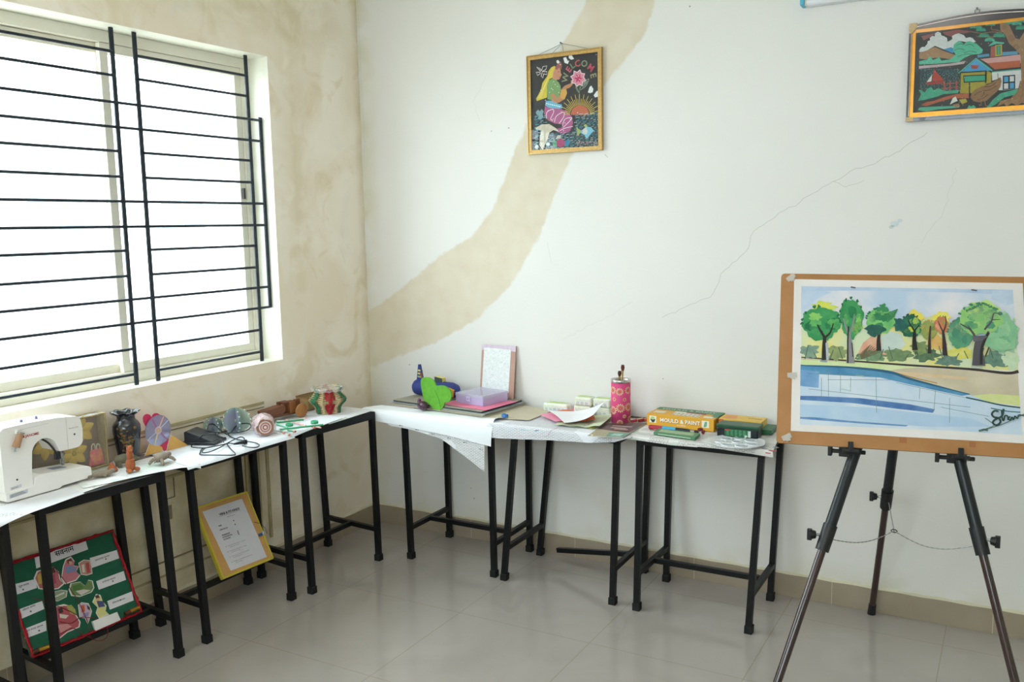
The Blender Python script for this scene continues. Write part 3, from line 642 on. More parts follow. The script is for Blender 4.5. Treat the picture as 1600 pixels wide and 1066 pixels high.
P8([(285, 420), (340, 400), (408, 370), (470, 400), (570, 435), (555, 460), (530, 468), (440, 455), (380, 460), (340, 470), (285, 465)], 'a88460', '94714f'); P8([(480, 390), (540, 372), (570, 400), (550, 420)], '3f8fc0')
P8([(285, 485), (350, 470), (368, 443), (395, 475), (425, 462), (442, 448), (460, 480), (530, 470), (575, 430), (553, 400), (560, 350), (600, 320), (625, 335), (640, 350), (660, 330), (690, 325), (740, 345), (790, 392), (785, 418), (760, 428), (700, 432), (640, 460), (600, 490), (530, 495), (420, 505), (285, 510)], '5fc0a0', '46a98a')
for p in ([(560, 400), (600, 385), (640, 392)], [(580, 360), (610, 345), (640, 355)], [(650, 360), (690, 350), (720, 368)], [(640, 420), (690, 405), (740, 415)], [(590, 450), (640, 430), (690, 428)]): A.line(p, 4, '1c3a33', True)
P8([(283, 522), (530, 503), (655, 482), (640, 505), (560, 517), (283, 545)], 'c3aeb0', 'b39aa0')
r_ = random.Random(5); s1 = []; s2 = []
for row in range(19):
    y = 552+row*9.5; x = 285+r_.uniform(0, 12)
    while x < 600: L_ = r_.uniform(10, 22); (s1 if r_.random() < .6 else s2).append([(x, y), (x+L_, y-2)]); x += L_+r_.uniform(4, 10)
A.lines(s1, 3.4, '3f7f86'); A.lines(s2, 3, '74a6ac')
P8([(400, 545), (482, 638), (388, 645)], 'b4483f'); P8([(388, 588), (381, 645), (343, 652)], 'dcd8d0'); P8([(330, 657), (480, 640), (462, 662), (350, 672)], 'a8403a')
for x in (484, 530, 580): A.line([(x, 640), (x, 735)], 11, 'b0584a')
A.line([(462, 668), (600, 655)], 7, 'b0584a'); A.line([(462, 700), (600, 688)], 7, 'b0584a')
P8([(275, 800), (300, 745), (280, 710), (330, 732), (345, 705), (380, 690), (400, 715), (440, 700), (490, 722), (600, 712), (592, 738), (480, 745), (430, 765), (330, 792)], '4fae8f', '3a9379')
P8([(300, 832), (340, 810), (400, 800), (480, 770), (580, 745), (690, 738), (680, 778), (540, 780), (430, 812), (340, 842)], 'b5674a', 'a1573d'); P8([(272, 872), (290, 852), (400, 845), (560, 840), (605, 852), (430, 868), (340, 884)], '52ab90')
P8([(770, 468), (1075, 432), (1120, 430), (1120, 500), (830, 502)], 'cf9c98'); P8([(825, 500), (1085, 478), (1090, 530), (885, 550)], 'bd6646', 'aa5a3e')
P8([(745, 436), (838, 425), (842, 445), (748, 456)], '4f93b8'); P8([(945, 412), (1062, 405), (1067, 430), (945, 440)], '4f93b8')
P8([(612, 580), (818, 568), (812, 735), (605, 740)], 'b0a244', '9d9038'); P8([(825, 560), (860, 580), (856, 655), (812, 668)], 'a89a3c'); P8([(625, 568), (735, 468), (860, 556), (800, 566)], '4d9fd0'); P8([(690, 515), (760, 515), (745, 545), (705, 545)], 'a34a44')
A.line([(598, 580), (735, 462), (865, 560)], 10, '56b8a0'); A.line([(605, 575), (820, 560)], 6, '1b2a2c')
P8([(862, 575), (1115, 552), (1100, 640), (1070, 700), (960, 715), (915, 715), (935, 615), (865, 640)], 'dcdcda', 'cccdd0'); A.line([(862, 572), (1100, 548)], 7, '56b8a0')
A.line([(615, 580), (608, 738)], 4, '1b1a14'); A.line([(908, 580), (912, 640)], 4, '1b1a1a')
P8([(634, 598), (820, 590), (820, 645), (638, 656)], '14211f'); P8([(643, 605), (812, 597), (812, 638), (645, 648)], '3fa487'); A.line([(684, 655), (684, 790)], 9, '15130f'); A.line([(812, 570), (812, 660)], 8, '15130f')
P8([(948, 600), (1047, 592), (1047, 702), (948, 714)], '16181b')
for (x, y, c_) in ((958, 608, '4d9fd0'), (1004, 604, 'd6d8d8'), (958, 662, 'd6d8d8'), (1004, 658, '4d9fd0')): P8([(x, y), (x+34, y-2), (x+34, y+40), (x, y+43)], c_)
P8([(855, 370), (888, 362), (884, 450), (850, 452)], 'a5524b'); P8([(888, 358), (942, 350), (944, 440), (886, 448)], 'a79a4a'); P8([(902, 365), (926, 362), (926, 430), (904, 432)], '3fa487'); A.line([(902, 365), (926, 362), (926, 430), (904, 432), (902, 365)], 4, '15201d')
P8([(832, 365), (855, 345), (880, 325), (905, 330), (960, 335), (955, 348), (900, 345), (850, 362)], '56b8a0')
P8([(820, 855), (870, 790), (930, 740), (1060, 705), (1120, 700), (1110, 735), (960, 772), (900, 822), (850, 855)], '4fae8f', '3a9379'); P8([(665, 862), (680, 835), (700, 845), (715, 832), (735, 850), (725, 864)], '4fae8f')
P8([(690, 772), (700, 740), (730, 708), (790, 682), (850, 662), (900, 628), (928, 612), (940, 640), (930, 690), (905, 722), (860, 762), (820, 798), (760, 812), (715, 802)], '9b7656', '846146')
for p in ([(720, 760), (760, 730), (800, 735), (780, 770)], [(800, 690), (860, 680), (900, 650)], [(790, 720), (850, 710), (900, 680)], [(740, 790), (790, 780), (830, 750)], [(900, 640), (925, 625)]): A.line(p, 3.5, '2d2118', True)
A.line([(775, 805), (780, 835), (760, 838)], 5, 'a0764c'); A.line([(805, 802), (812, 838), (830, 840)], 5, 'a0764c')
P8([(528, 830), (550, 780), (575, 765), (590, 800), (560, 812)], 'dcdcd8'); P8([(600, 790), (655, 782), (668, 808), (625, 826)], 'b3a546'); P8([(550, 830), (600, 820), (610, 845), (572, 852)], '93745a')
P8([(925, 180), (990, 172), (1015, 230), (1048, 300), (1080, 312), (1120, 250), (1190, 170), (1230, 180), (1180, 300), (1140, 420), (1140, 640), (1180, 745), (1260, 800), (1150, 830), (1100, 815), (1060, 840), (1020, 818), (980, 845), (960, 822), (905, 842), (930, 800), (1010, 780), (1070, 720), (1095, 640), (1090, 440), (1040, 380), (1000, 345), (965, 270), (930, 240)], 'a07c5c', '8b6849')
for c_ in ((1015, 300, 28), (1055, 370, 26), (960, 215, 18)):
    A.line([(c_[0]+(c_[2]-i*1.3)*math.cos(i*.7), c_[1]+(c_[2]-i*1.3)*math.sin(i*.7)) for i in range(18)], 3, '33241a')
for p in ([(945, 255), (900, 238), (860, 232), (860, 205), (850, 190)], [(940, 262), (870, 252), (780, 262), (700, 250)], [(945, 285), (850, 292), (738, 290)], [(960, 200), (950, 175)], [(1090, 640), (1060, 740), (1000, 790), (920, 835)], [(1110, 640), (1100, 760), (1060, 835)]): A.line(p, 7, '8b6849', True)
def needles(cx, cy, r, a0, a1, seed):
    q = random.Random(seed); A.lines([[(cx, cy), (cx+r*math.cos(t), cy+r*.6*math.sin(t))] for t in [a0+(a1-a0)*i/14+q.uniform(-.05, .05) for i in range(15)]], 5, '3f9c82' if seed % 2 else '5bb59a')
for i, (x, y, r) in enumerate(((735, 215, 48), (775, 240, 40), (700, 205, 30), (800, 285, 42), (850, 195, 38), (920, 285, 48), (845, 320, 40), (1010, 182, 50), (1060, 190, 40), (1095, 225, 45), (1090, 170, 45), (770, 190, 35), (1190, 330, 60), (1230, 420, 60), (1270, 250, 70), (1330, 330, 70), (1400, 240, 70))): needles(x, y, r, PI*.9, PI*2.1, i); A.blob(x, y, r*.5, r*.22, '3f9c82', .2, 18)
for pts, c_ in (([(1180, 560), (1620, 520), (1620, 640), (1200, 680)], '4d8f9c'), ([(1190, 690), (1620, 650), (1620, 840), (1260, 840)], '4fae8f'), ([(1260, 480), (1420, 420), (1620, 440), (1620, 520), (1300, 560)], 'a07c5c')): P8(pts, c_)
A.dots([(r_.uniform(285, 1110), r_.uniform(270, 850)) for _ in range(60)], 2.2, 'eef2f0')
A.mb.build('artwork', pic2)
MB().box((W2/2, H2/2, .0205), (W2-.022, H2-.034, .001), glass('ffffff', rough=.01)).build('glass_pane', pic2)
nz = at(1527, 14, Y=-.012)
q = nz-Vector((a.x, -.003, a.z)); mb = MB(); mb.tube([(q.x-.006, arch(q.x)-.002, .008), (q.x-.008, q.z-.004, .009), (q.x, q.z+.001, .009), (q.x+.008, q.z-.004, .009), (q.x+.006, arch(q.x)-.002, .008)], .0012, NM, 8); mb.build('hanging_loop', pic2)
wallnail((nz.x, -.011, nz.z), 'small steel nail above the arched-frame landscape picture')
# tube light, top right
p0 = at(1251, 5, Y=-.045); tb = frame_thing('tube_light', 'white batten tube light with a light blue end cap, high on the back wall', 'lamp', (p0.x, -.001, p0.z), (1, 0, 0), (0, 0, 1))
LC = mat('4fb4d6', .4); LW = mat('e9eaf0', .45)
MB().box((.60, .012, .012), (1.17, .05, .022), LW).build('batten', tb, .004)
MB().cyl((.02, .0, .040), (1.18, .0, .040), .013, .013, mat('f2f3fb', .25), 24).build('tube', tb)
for x in (.0, 1.18): MB().box((x+.008, .006, .030), (.018, .036, .056), LC).box((x+(.02 if x < 1 else -.004), .0, .036), (.008, .028, .036), mat('d8d3c6', .5)).build('end_cap', tb, .004)
# ------------------------------------------------------------------ easel and drawing board
F1, F2, F3, HB = Vector((2.423, -1.30, 0)), Vector((3.19, -1.10, 0)), Vector((2.592, -.030, 0)), Vector((2.752, -.655, 1.385))
ea = thing('easel', 'tripod telescopic easel with black upper tubes and dark brown lower legs holding the drawing board', 'easel', (2.75, -.8, 0)); O = Vector((2.75, -.8, 0))
EB = mat('1c2024', .35, .2); EW = mat('3a211f', .3, clear=.5, c2='2b1614', scale=12, aniso=(1, 1, .2)); EC = mat('17181a', .45); STL = mat('b9bcc0', .2, .9)
def eleg(F, top, zc, side):
    ax = (top-F).normalized(); k = lambda z: F+(top-F)*(z/(top.z-F.z)) - O
    l = MB().cyl(k(.03), k(zc+.02), .0125, .0125, EW, 16); l = l.build('leg', ea)
    MB().cyl(k(0.001), k(.05), .0165, .0150, EC, 14).build('rubber_foot', l)
    MB().cyl(k(zc), k(top.z-.005), .0175, .0175, EB, 18).build('upper_tube', l)
    MB().cyl(k(zc-.045), k(zc+.03), .0205, .0215, EC, 18).build('clamp_collar', l)
    c = k(zc); d = Vector(side)
    MB().tube([c, c+d*.045], .005, STL, 8).cyl(c+d*.035, c+d*.055, .012, .016, EC, 10).box(c+d*.055, (.014, .012, .036), EC).build('clamp_knob', l, .002)
    return k
P_ = lambda F, px, py: None
k1 = eleg(F1, HB, .645, (-.9, -.3, 0)); k2 = eleg(F2, HB+Vector((.02, 0, 0)), .665, (.9, -.2, 0)); k3 = eleg(F3, HB+Vector((.01, .03, 0)), .575, (-.95, -.2, 0))
MB().box(HB-O+Vector((0, .022, -.02)), (.07, .03, .05), EC).build('hub', ea, .006)
# chain linking the legs
ring = at(1397, 830, Y=-.78)-O
CHN = mat('a9a9a6', .3, .9)
def chain(p, q, sag, nm='chain'):
    mb = MB(); n = int((q-p).length/.0085); pts = [p.lerp(q, i/n)-Vector((0, 0, sag*math.sin(PI*i/n))) for i in range(n+1)]
    for i in range(n): mb.tube([pts[i], pts[i+1]], .0011 if i % 2 else .0019, CHN, 6)
    mb.build(nm, ea)
chain(k1(.635)+Vector((.022, 0, 0)), ring, .022); chain(k2(.64)-Vector((.025, 0, 0)), ring, .03); chain(k3(.57)+Vector((.01, -.02, -.01)), ring, .0)
MB().tube([ring+Vector((.009*math.cos(t), 0, .005*math.sin(t))) for t in [2*PI*i/12 for i in range(13)]], .0016, EC, 6).build('ring', ea)
# board supports clamped on the front legs
npl = (F2-F1).cross(HB-F1).normalized(); npl = npl if npl.y < 0 else -npl
off = .034; pb = F1+npl*off
Bc = [onplane(x, y, pb, npl) for x, y in ((1213, 692), (1640, 718.5), (1640, 435), (1226, 427.5))]
U = (Bc[1]-Bc[0]).normalized(); V = (Bc[3]-Bc[0]); V = (V-U*V.dot(U)).normalized()
for (px, py), kk in (((1326, 706), 1), ((1495, 716), 2)):
    c = onplane(px, py, F1, npl)-O; s = MB(); s.box(c, (.055, .030, .030), EC); s.cyl(c-U*.05, c+U*.05, .007, .007, EC, 10); s.build('board_rest', ea, .003)
    e = c+npl*.02; MB().box(e+npl*.016-V*.004, (.05, .05, .010), EC, rot=Matrix((U, npl, V)).transposed()).box(e+npl*.038+V*.008, (.016, .006, .032), EB, rot=Matrix((U, npl, V)).transposed()).box(c-U*.055, (.012, .022, .03), EC).build('rest_hook', ea, .002)
bw, bh = (Bc[1]-Bc[0]).length, (Bc[3]-Bc[0]).dot(V)
BT = .012
board = frame_thing('drawing_board', 'tan wooden drawing board resting on the easel', 'board', Bc[0]-npl*BT, U, V)
hb = homog([(1213, 692), (1640, 718.5), (1640, 435), (1226, 427.5)], [(0, 0), (bw, 0), (bw, bh), (0, bh)])
r0 = .012
out = circ((r0, r0), r0, 6, a0=PI, a1=1.5*PI)+circ((bw-r0, r0), r0, 6, a0=1.5*PI, a1=2*PI)+circ((bw-r0, bh-r0), r0, 6, a0=0, a1=.5*PI)+circ((r0, bh-r0), r0, 6, a0=.5*PI, a1=PI)
BW_ = mat('b5814f', .55, c2='a8743f', scale=14, aniso=(1, 1, 1))
MB().prism(out, 0, BT, BW_, mat('8c5f38', .6)).build('panel', board)
mb = MB(); c6 = lambda p: (1200+p[0]/3.135, 400+p[1]/3.135); hB = lambda p: hb(c6(p))
for (x, y, w_) in ((665, 905, 18), (1005, 925, 16)): MB().flat([hB((x-w_, y-14)), (hB((x+w_, y-12))), hB((x+w_, y+14)), hB((x-w_, y+12))], mat('a8693c', .5), BT+.0004).build('stain_mark', board)
for (x, y) in ((105, 905), (95, 880)): MB().flat([hB(q) for q in circ((x, y), 6, 9)], mat('5a3a26', .7), BT+.0003).build('stain_mark', board)
pa = frame_thing('watercolour_painting', 'watercolour painting of trees beside blue water, taped to the drawing board', 'painting', board.matrix_world @ Vector((0, 0, BT)), U, V)
PW = mat('eeeaea', .8, c2='e3ddda', scale=8)
S = Art(hB, .0011, 2.2e-5); S.mb.prism([hB(p) for p in ((145, 115), (1280, 140), (1290, 922), (113, 858))], .0004, .0011, PW)
wc = lambda c, c2, s=30, k=.5: mat(c, .85, c2=c2, scale=s, contrast=k)
S.poly([(180, 150), (1230, 172), (1240, 560), (1000, 550), (172, 515)], wc('e9e4ea', 'bcd0e8', 7, .3))
S.poly([(180, 150), (1230, 172), (1228, 200), (1000, 185), (700, 178), (430, 172), (260, 175), (178, 200)], wc('a9c2e0', 'c9d6ea', 20)); S.poly([(178, 195), (260, 172), (330, 180), (250, 215), (200, 260), (176, 290)], wc('b6cbe6', 'cfdaec', 25))
S.poly([(1130, 172), (1230, 172), (1232, 240), (1190, 250), (1120, 215)], wc('b3c8e2', 'cddbec', 25))
S.poly([(176, 330), (230, 350), (700, 340), (820, 300), (900, 340), (1080, 420), (1240, 440), (1242, 570), (172, 510)], wc('e6dc86', 'd3dfc0', 10, .3))
S.poly([(480, 430), (520, 400), (560, 410), (600, 440), (590, 500), (450, 490)], wc('d9907c', 'e8c0a0', 25)); S.poly([(570, 400), (620, 372), (670, 390), (690, 440), (650, 480), (570, 475)], wc('b9cfc9', 'd6dfd6', 22)); S.poly([(795, 400), (850, 390), (900, 440), (860, 470), (800, 450)], wc('d99a6a', 'e8cf70', 25))
S.poly([(172, 505), (440, 518), (560, 530), (760, 552), (1240, 575), (1243, 740), (1010, 702), (860, 645), (700, 600), (600, 570), (170, 536)], wc('d9cdb6', 'c3b79e', 14))
S.poly([(170, 512), (440, 525), (760, 550), (640, 560), (600, 568), (170, 536)], wc('c9dc9a', 'dbe5b8', 25)); S.poly([(1010, 690), (1100, 680), (1244, 690), (1244, 738), (1100, 722)], wc('cfd886', 'dcdfa8', 22))
S.poly([(620, 568), (760, 578), (1000, 600), (980, 612), (860, 602), (700, 595)], wc('d6b483', 'e0ccb0', 20)); S.line([(630, 575), (720, 600), (840, 628)], 5, 'b98a52', True)
S.poly([(168, 536), (400, 552), (600, 572), (720, 612), (860, 648), (1000, 685), (1100, 722), (1245, 745), (1250, 880), (900, 858), (158, 828)], wc('b5cfe9', 'dfe5ee', 6, .35))
S.poly([(168, 536), (600, 572), (720, 612), (860, 648), (1000, 683), (960, 690), (820, 660), (680, 628), (560, 600), (166, 578)], wc('3f7fae', '6ba5cc', 18)); S.poly([(167, 560), (260, 570), (255, 650), (164, 640)], wc('5f93c6', '8fb4d9', 18))
S.poly([(164, 688), (260, 690), (460, 700), (700, 730), (825, 755), (815, 772), (640, 752), (420, 724), (162, 708)], wc('3f6aa8', '6c93c6', 18)); S.poly([(160, 790), (300, 795), (520, 812), (700, 828), (680, 838), (480, 825), (160, 800)], wc('4f7db6', '7fa3cf', 18))
S.poly([(162, 730), (500, 745), (1000, 800), (1100, 840), (800, 840), (400, 810), (160, 785)], wc('a3c3e4', 'c5d8ec', 8))
S.line([(170, 540), (400, 550), (600, 572), (700, 605), (850, 645), (1000, 683)], lambda t: 5+8*math.sin(PI*min(t*1.1, 1)), '2a6480', True); S.line([(980, 698), (1060, 715), (1150, 735), (1245, 748)], 7, '2c5a5c', True); S.line([(1100, 750), (1180, 765), (1245, 770)], 5, '3f7378', True)
S.line([(172, 500), (440, 520), (700, 540), (1000, 560), (1180, 580), (1243, 572)], lambda t: 6+9*t, '3b332f', True)
gl = [[(205, 580), (520, 588)], [(300, 610), (620, 612)], [(205, 655), (1000, 745)], [(540, 600), (538, 770)], [(305, 555), (303, 690)], [(365, 575), (362, 670)], [(415, 600), (412, 668)], [(270, 600), (268, 690)], [(755, 650), (750, 705)], [(832, 655), (820, 765)], [(900, 700), (895, 820)], [(855, 745), (1090, 790)], [(640, 625), (980, 700)]]
S.lines(gl, 2.2, '6f8f96'); S.lines([[(365, 655), (412, 665), (412, 640)], [(440, 590), (480, 592)]], 3, '9cc49a')
# bushes
for i, (x, y, rx, ry, c_, d_) in enumerate(((215, 470, 45, 32, '6f8f86', '93a88f'), (350, 480, 50, 36, '7c8f6a', 'a5ad72'), (520, 495, 70, 26, '5b7f62', '8aa37c'), (650, 490, 70, 30, '5d7c5c', '86996c'), (790, 490, 60, 34, '3f5f4c', '6d8766'), (900, 520, 60, 26, '4e7268', '7c998a'), (1130, 510, 70, 40, '55786c', '7fa08c'), (1210, 520, 40, 45, 'b9d3ad', 'd5e2c8'), (960, 480, 60, 30, 'd6cf4f', 'e4e08a'), (760, 455, 40, 30, '6f8a5a', '94a26a'), (1180, 430, 60, 60, '93bfa0', 'b6d3b6'))): S.blob(x, y, rx, ry, c_, .25, 30, i, d_, 60)
for k in range(14): x = 440+k*14; S.line([(470, 510), (x*.55+220, 440+abs(k-7)*6)], 3.5, '4f6b45' if k % 2 else '8c5a4a')
for k in range(16): x = 190+k*62; S.line([(x, 510), (x+(-1)**k*18, 440+(k*37 % 50))], 4, '4f6f55')
# trees
def tree(cx, cy, rx, ry, cs, trunk, th, seed):
    q = random.Random(seed); S.blob(cx, cy, rx, ry, cs[0], .10, 44, seed, cs[1], 34)
    for k in range(9):
        t = q.uniform(0, 6.28); u_ = q.uniform(.3, .72); S.blob(cx+rx*u_*math.cos(t), cy+ry*u_*math.sin(t), rx*q.uniform(.2, .38), ry*q.uniform(.2, .34), q.choice(cs), .2, 22, seed+k, q.choice(cs), 50)
    for k in range(10):
        t = q.uniform(PI, 2*PI); S.blob(cx+rx*1.02*math.cos(t), cy+ry*1.05*math.sin(t), rx*.09, ry*.08, cs[-1], .4, 9, seed+k)
    for pts, w_ in trunk: S.line(pts, (lambda t, w_=w_: w_*(1-.6*t)), th, True)
G1 = ['4aa262', '2f8a52', '6fbf6a', '9fd06a', '1f6f48']
S.blob(285, 255, 60, 30, 'e3df5c', .3, 24, 1, 'b7d86a')
tree(275, 335, 95, 82, G1, [([(290, 515), (288, 460), (290, 400)], 34), ([(290, 405), (270, 370), (255, 340)], 14), ([(290, 405), (318, 380), (335, 335)], 12), ([(283, 400), (278, 370)], 8)], '26221f', 11)
S.line([(302, 515), (300, 430)], 12, 'b9bfc9'); S.line([(265, 518), (300, 522)], 9, '9aa6ae')
S.blob(450, 265, 32, 28, 'e6d84a', .3, 22, 2); tree(425, 310, 58, 95, G1, [([(415, 530), (414, 460), (412, 390)], 40), ([(412, 395), (395, 350), (385, 310)], 12), ([(414, 390), (432, 340), (440, 290)], 11)], '8f8d92', 12)
S.line([(402, 530), (404, 420), (410, 350)], 7, '2a2624'); S.line([(428, 500), (424, 430)], 5, '3a3634')
tree(570, 325, 72, 62, ['63b06a', '8fd07c', '3f8f5a', '2a7352'], [([(557, 470), (556, 420), (562, 380)], 24), ([(562, 385), (580, 350)], 8)], '2a2522', 13); S.blob(540, 370, 48, 28, '1e4f4a', .2, 24, 3, '2f6a5c'); S.blob(580, 262, 26, 20, '3f8f5a', .4, 20, 4)
for k in range(5): S.line([(600, 330-k*10), (640+k*4, 300-k*8)], 6, '3f8a58')
S.blob(745, 305, 40, 30, 'f0d23c', .3, 22, 5, 'e2dd70'); tree(720, 350, 55, 55, ['2f7a58', '1f5548', '77b060', 'c5cf4a', '1b4842'], [([(735, 468), (733, 420), (736, 370)], 26), ([(736, 375), (715, 340), (705, 320)], 9), ([(736, 372), (760, 345)], 9)], '1f1d1c', 14); S.blob(665, 345, 32, 32, '1f5a55', .2, 22, 6, '347068')
tree(805, 370, 40, 45, ['7f9a5a', 'a3a65a', '5f7f4c', 'c9a84a'], [([(806, 485), (808, 420), (815, 350)], 16)], '3a2d28', 15)
S.blob(870, 310, 45, 28, 'efd743', .3, 22, 7, 'e6e27a'); tree(868, 345, 34, 42, ['d4705a', 'c98a5a', 'e0a080', '8aa04a'], [([(882, 495), (880, 430), (876, 375)], 24), ([(876, 380), (860, 345), (852, 325)], 7), ([(878, 378), (892, 340), (890, 300)], 7)], '3a2d30', 16)
G2 = ['7fbf76', 'a3d07c', 'c3dc86', '5fa37a', '4a8a70']
S.blob(1075, 290, 95, 62, 'b6dc80', .12, 40, 8, 'cfe39a'); tree(960, 390, 60, 70, ['5fa37a', '4a8a70', '7fb58a', '6b7a68'], [], '', 17); tree(1160, 385, 85, 95, ['7fb890', '94c79a', '68a884', 'a3cfa0'], [], '', 18)
tree(1060, 320, 105, 75, G2, [([(1045, 545), (1045, 470), (1050, 410)], 58), ([(1035, 410), (1010, 370), (960, 340)], 11), ([(1030, 395), (1000, 350)], 9), ([(1060, 435), (1090, 400), (1100, 378)], 20), ([(1080, 370), (1115, 330), (1130, 290), (1160, 296)], 9), ([(1120, 322), (1160, 320)], 6)], '57525a', 19)
S.line([(1058, 540), (1062, 470), (1080, 420), (1100, 385)], 12, '2b2829', True); S.line([(1080, 500), (1100, 455)], 6, '4b3b3a'); S.poly([(1018, 402), (1085, 398), (1095, 404), (1066, 424), (1024, 428)], wc('5a5560', '74707a', 40)); S.line([(1010, 550), (1060, 556)], 8, 'b9c0c6')
S.lines([[(425, 158), (448, 162)], [(1022, 174), (1050, 178)]], 6, '4a4440')
for k in range(12): S.blob(1000+k*13, 262-abs(6-k)*-6-22, 9, 6, '4a8a60', .4, 8, k)
# signature
SG = '2f4a42'
S.line([(1035, 862), (1060, 855), (1080, 858)], 10, '5a7468'); S.line([(1060, 855), (1110, 835), (1090, 815), (1068, 800)], 4, '6d8478', True)
S.line([(1135, 768), (1115, 765), (1102, 780), (1112, 795), (1135, 800), (1142, 820), (1122, 834), (1105, 822), (1118, 806), (1150, 790), (1160, 755)], 9, SG, True)
S.line([(1150, 760), (1152, 800), (1158, 812), (1165, 790), (1178, 790), (1180, 810)], 7, SG, True); S.line([(1192, 792), (1182, 800), (1190, 810), (1200, 795), (1206, 808), (1214, 790), (1226, 802), (1234, 785), (1262, 790)], 6, SG, True); S.line([(1050, 858), (1150, 830), (1260, 780)], 3, SG, True)
S.mb.build('paper', pa)
TP = mat('e9e6df', .15, alpha=.45, spec=.8)
for (x, y, an) in ((128, 108, .7), (125, 588, .1), (92, 888, .5)):
    mb = MB(); q = hB((x, y)); mb.box((q[0], q[1], .0042), (.030, .016, .0003), TP, rz=an); mb.box((q[0]+.004, q[1]-.003, .0046), (.014, .02, .0003), TP, rz=an-.3); mb.build('tape_strip', pa)
pa.matrix_world = pa.matrix_world
# ------------------------------------------------------------------ papers
T = ZT
def news_mat(seed=0, tint='ebeae6', dark='8f8c8a', blocks=.5, bx=6.0):
    m = bpy.data.materials.new('newsprint_%d' % seed); m.use_nodes = True; nt = m.node_tree; N = nt.nodes; L = nt.links; b = N['Principled BSDF']; b.inputs['Roughness'].default_value = .75
    tc = N.new('ShaderNodeTexCoord'); mp = N.new('ShaderNodeMapping'); mp.inputs['Location'].default_value = (seed*.37, seed*.21, 0); mp.inputs['Rotation'].default_value = (0, 0, PI/2 if seed % 2 else 0); sx = N.new('ShaderNodeSeparateXYZ'); L.new(tc.outputs['Object'], sx.inputs[0]); ad = N.new('ShaderNodeMath'); L.new(sx.outputs[1], ad.inputs[0]); L.new(sx.outputs[2], ad.inputs[1]); cb = N.new('ShaderNodeCombineXYZ'); L.new(sx.outputs[0], cb.inputs[0]); L.new(ad.outputs[0], cb.inputs[1]); L.new(cb.outputs[0], mp.inputs[0])
    def brick(w, h, mort, c1, c2, cm, sc=1):
        k = N.new('ShaderNodeTexBrick'); k.inputs['Scale'].default_value = sc; k.inputs['Brick Width'].default_value = w; k.inputs['Row Height'].default_value = h; k.inputs['Mortar Size'].default_value = mort
        for n_, c in (('Color1', c1), ('Color2', c2), ('Mortar', cm)): k.inputs[n_].default_value = (*srgb(c), 1)
        L.new(mp.outputs[0], k.inputs['Vector']); return k
    tx = brick(.019, .0060, .0018, dark, 'bdbbb9', tint)
    vo = N.new('ShaderNodeTexVoronoi'); vo.distance = 'CHEBYCHEV'; vo.inputs['Scale'].default_value = bx; L.new(mp.outputs[0], vo.inputs['Vector'])
    r = N.new('ShaderNodeValToRGB'); r.color_ramp.interpolation = 'CONSTANT'; r.color_ramp.elements[0].color = (0, 0, 0, 1); e = r.color_ramp.elements[1]; e.position = .55; e.color = (1, 1, 1, 1)
    sep = N.new('ShaderNodeSeparateColor'); L.new(vo.outputs['Color'], sep.inputs[0]); L.new(sep.outputs[0], r.inputs[0])
    mx = N.new('ShaderNodeMix'); mx.data_type = 'RGBA'; L.new(r.outputs[0], mx.inputs[0]); mx.inputs[6].default_value = (*srgb(tint), 1); L.new(tx.outputs[0], mx.inputs[7])
    r2 = N.new('ShaderNodeValToRGB'); r2.color_ramp.interpolation = 'CONSTANT'; r2.color_ramp.elements[0].color = (0, 0, 0, 1); r2.color_ramp.elements[1].position = 1-.35*blocks; r2.color_ramp.elements[1].color = (1, 1, 1, 1); L.new(sep.outputs[1], r2.inputs[0])
    hs = N.new('ShaderNodeHueSaturation'); hs.inputs['Saturation'].default_value = .14; hs.inputs['Value'].default_value = .75; L.new(vo.outputs['Color'], hs.inputs['Color'])
    mx2 = N.new('ShaderNodeMix'); mx2.data_type = 'RGBA'; L.new(r2.outputs[0], mx2.inputs[0]); L.new(mx.outputs[2], mx2.inputs[6]); L.new(hs.outputs[0], mx2.inputs[7]); L.new(mx2.outputs[2], b.inputs['Base Color'])
    return m
FRONTL = .350; FRONTB = -.388
def sheet(name, label, cat, quad, z, m, side='L', nu=24, nv=16, wav=.0008, thick=.0004, droop=1.0, lift=None, group=None, seed=0, limit=.05, extra=None):
    P = [Vector((*p, 0)) for p in quad]; c = sum(P, Vector())/4
    def fn(u, v):
        p = P[0]*(1-u)*(1-v)+P[1]*u*(1-v)+P[2]*u*v+P[3]*(1-u)*v
        d = max(0, p.x-FRONTL) if side == 'L' else max(0, FRONTB-p.y)
        zz = z+wav*(1+math.sin(u*9+seed)*math.cos(v*7+seed*2))
        if d > 0:
            dd = d*droop; a = min(dd/.03, 1); 
            zz -= dd*a*1.0
            k = d*(.35*a*min(droop, 1))
            if side == 'L': p = Vector((p.x-k, p.y, 0))
            else: p = Vector((p.x, p.y+k, 0))
        if lift: zz += lift(u, v)
        return (p.x-c.x, p.y-c.y, zz-z)
    mb = MB(); mb.grid(fn, nu, nv, m, thick)
    if extra: extra(mb, P, c)
    o = mb.build(name); o.location = (c.x, c.y, z); tag(o, label, cat, group); return o
WP = mat('eff1f6', .7, c2='e6e9f0', scale=5)
N1, N2, N3, N4, N5 = news_mat(1), news_mat(2, 'e6e6e8', blocks=.2), news_mat(3, 'e9e7e3', '7f7c7a', .9, 16), news_mat(4, 'e2e2e6'), news_mat(5, 'ecebe8', '8c8a88', .7, 9)
sheet('newspaper', 'open newspaper spread under the sewing machine', 'newspaper', [(.40, -2.78), (.280, -1.78), (.02, -1.78), (.02, -2.78)], T+.0008, N1, seed=1)
sheet('newspaper', 'loose newspaper sheet sticking out at the front of the sewing machine', 'newspaper', [(.385, -2.38), (.325, -1.96), (.20, -1.93), (.20, -2.36)], T+.0032, N4, seed=2)
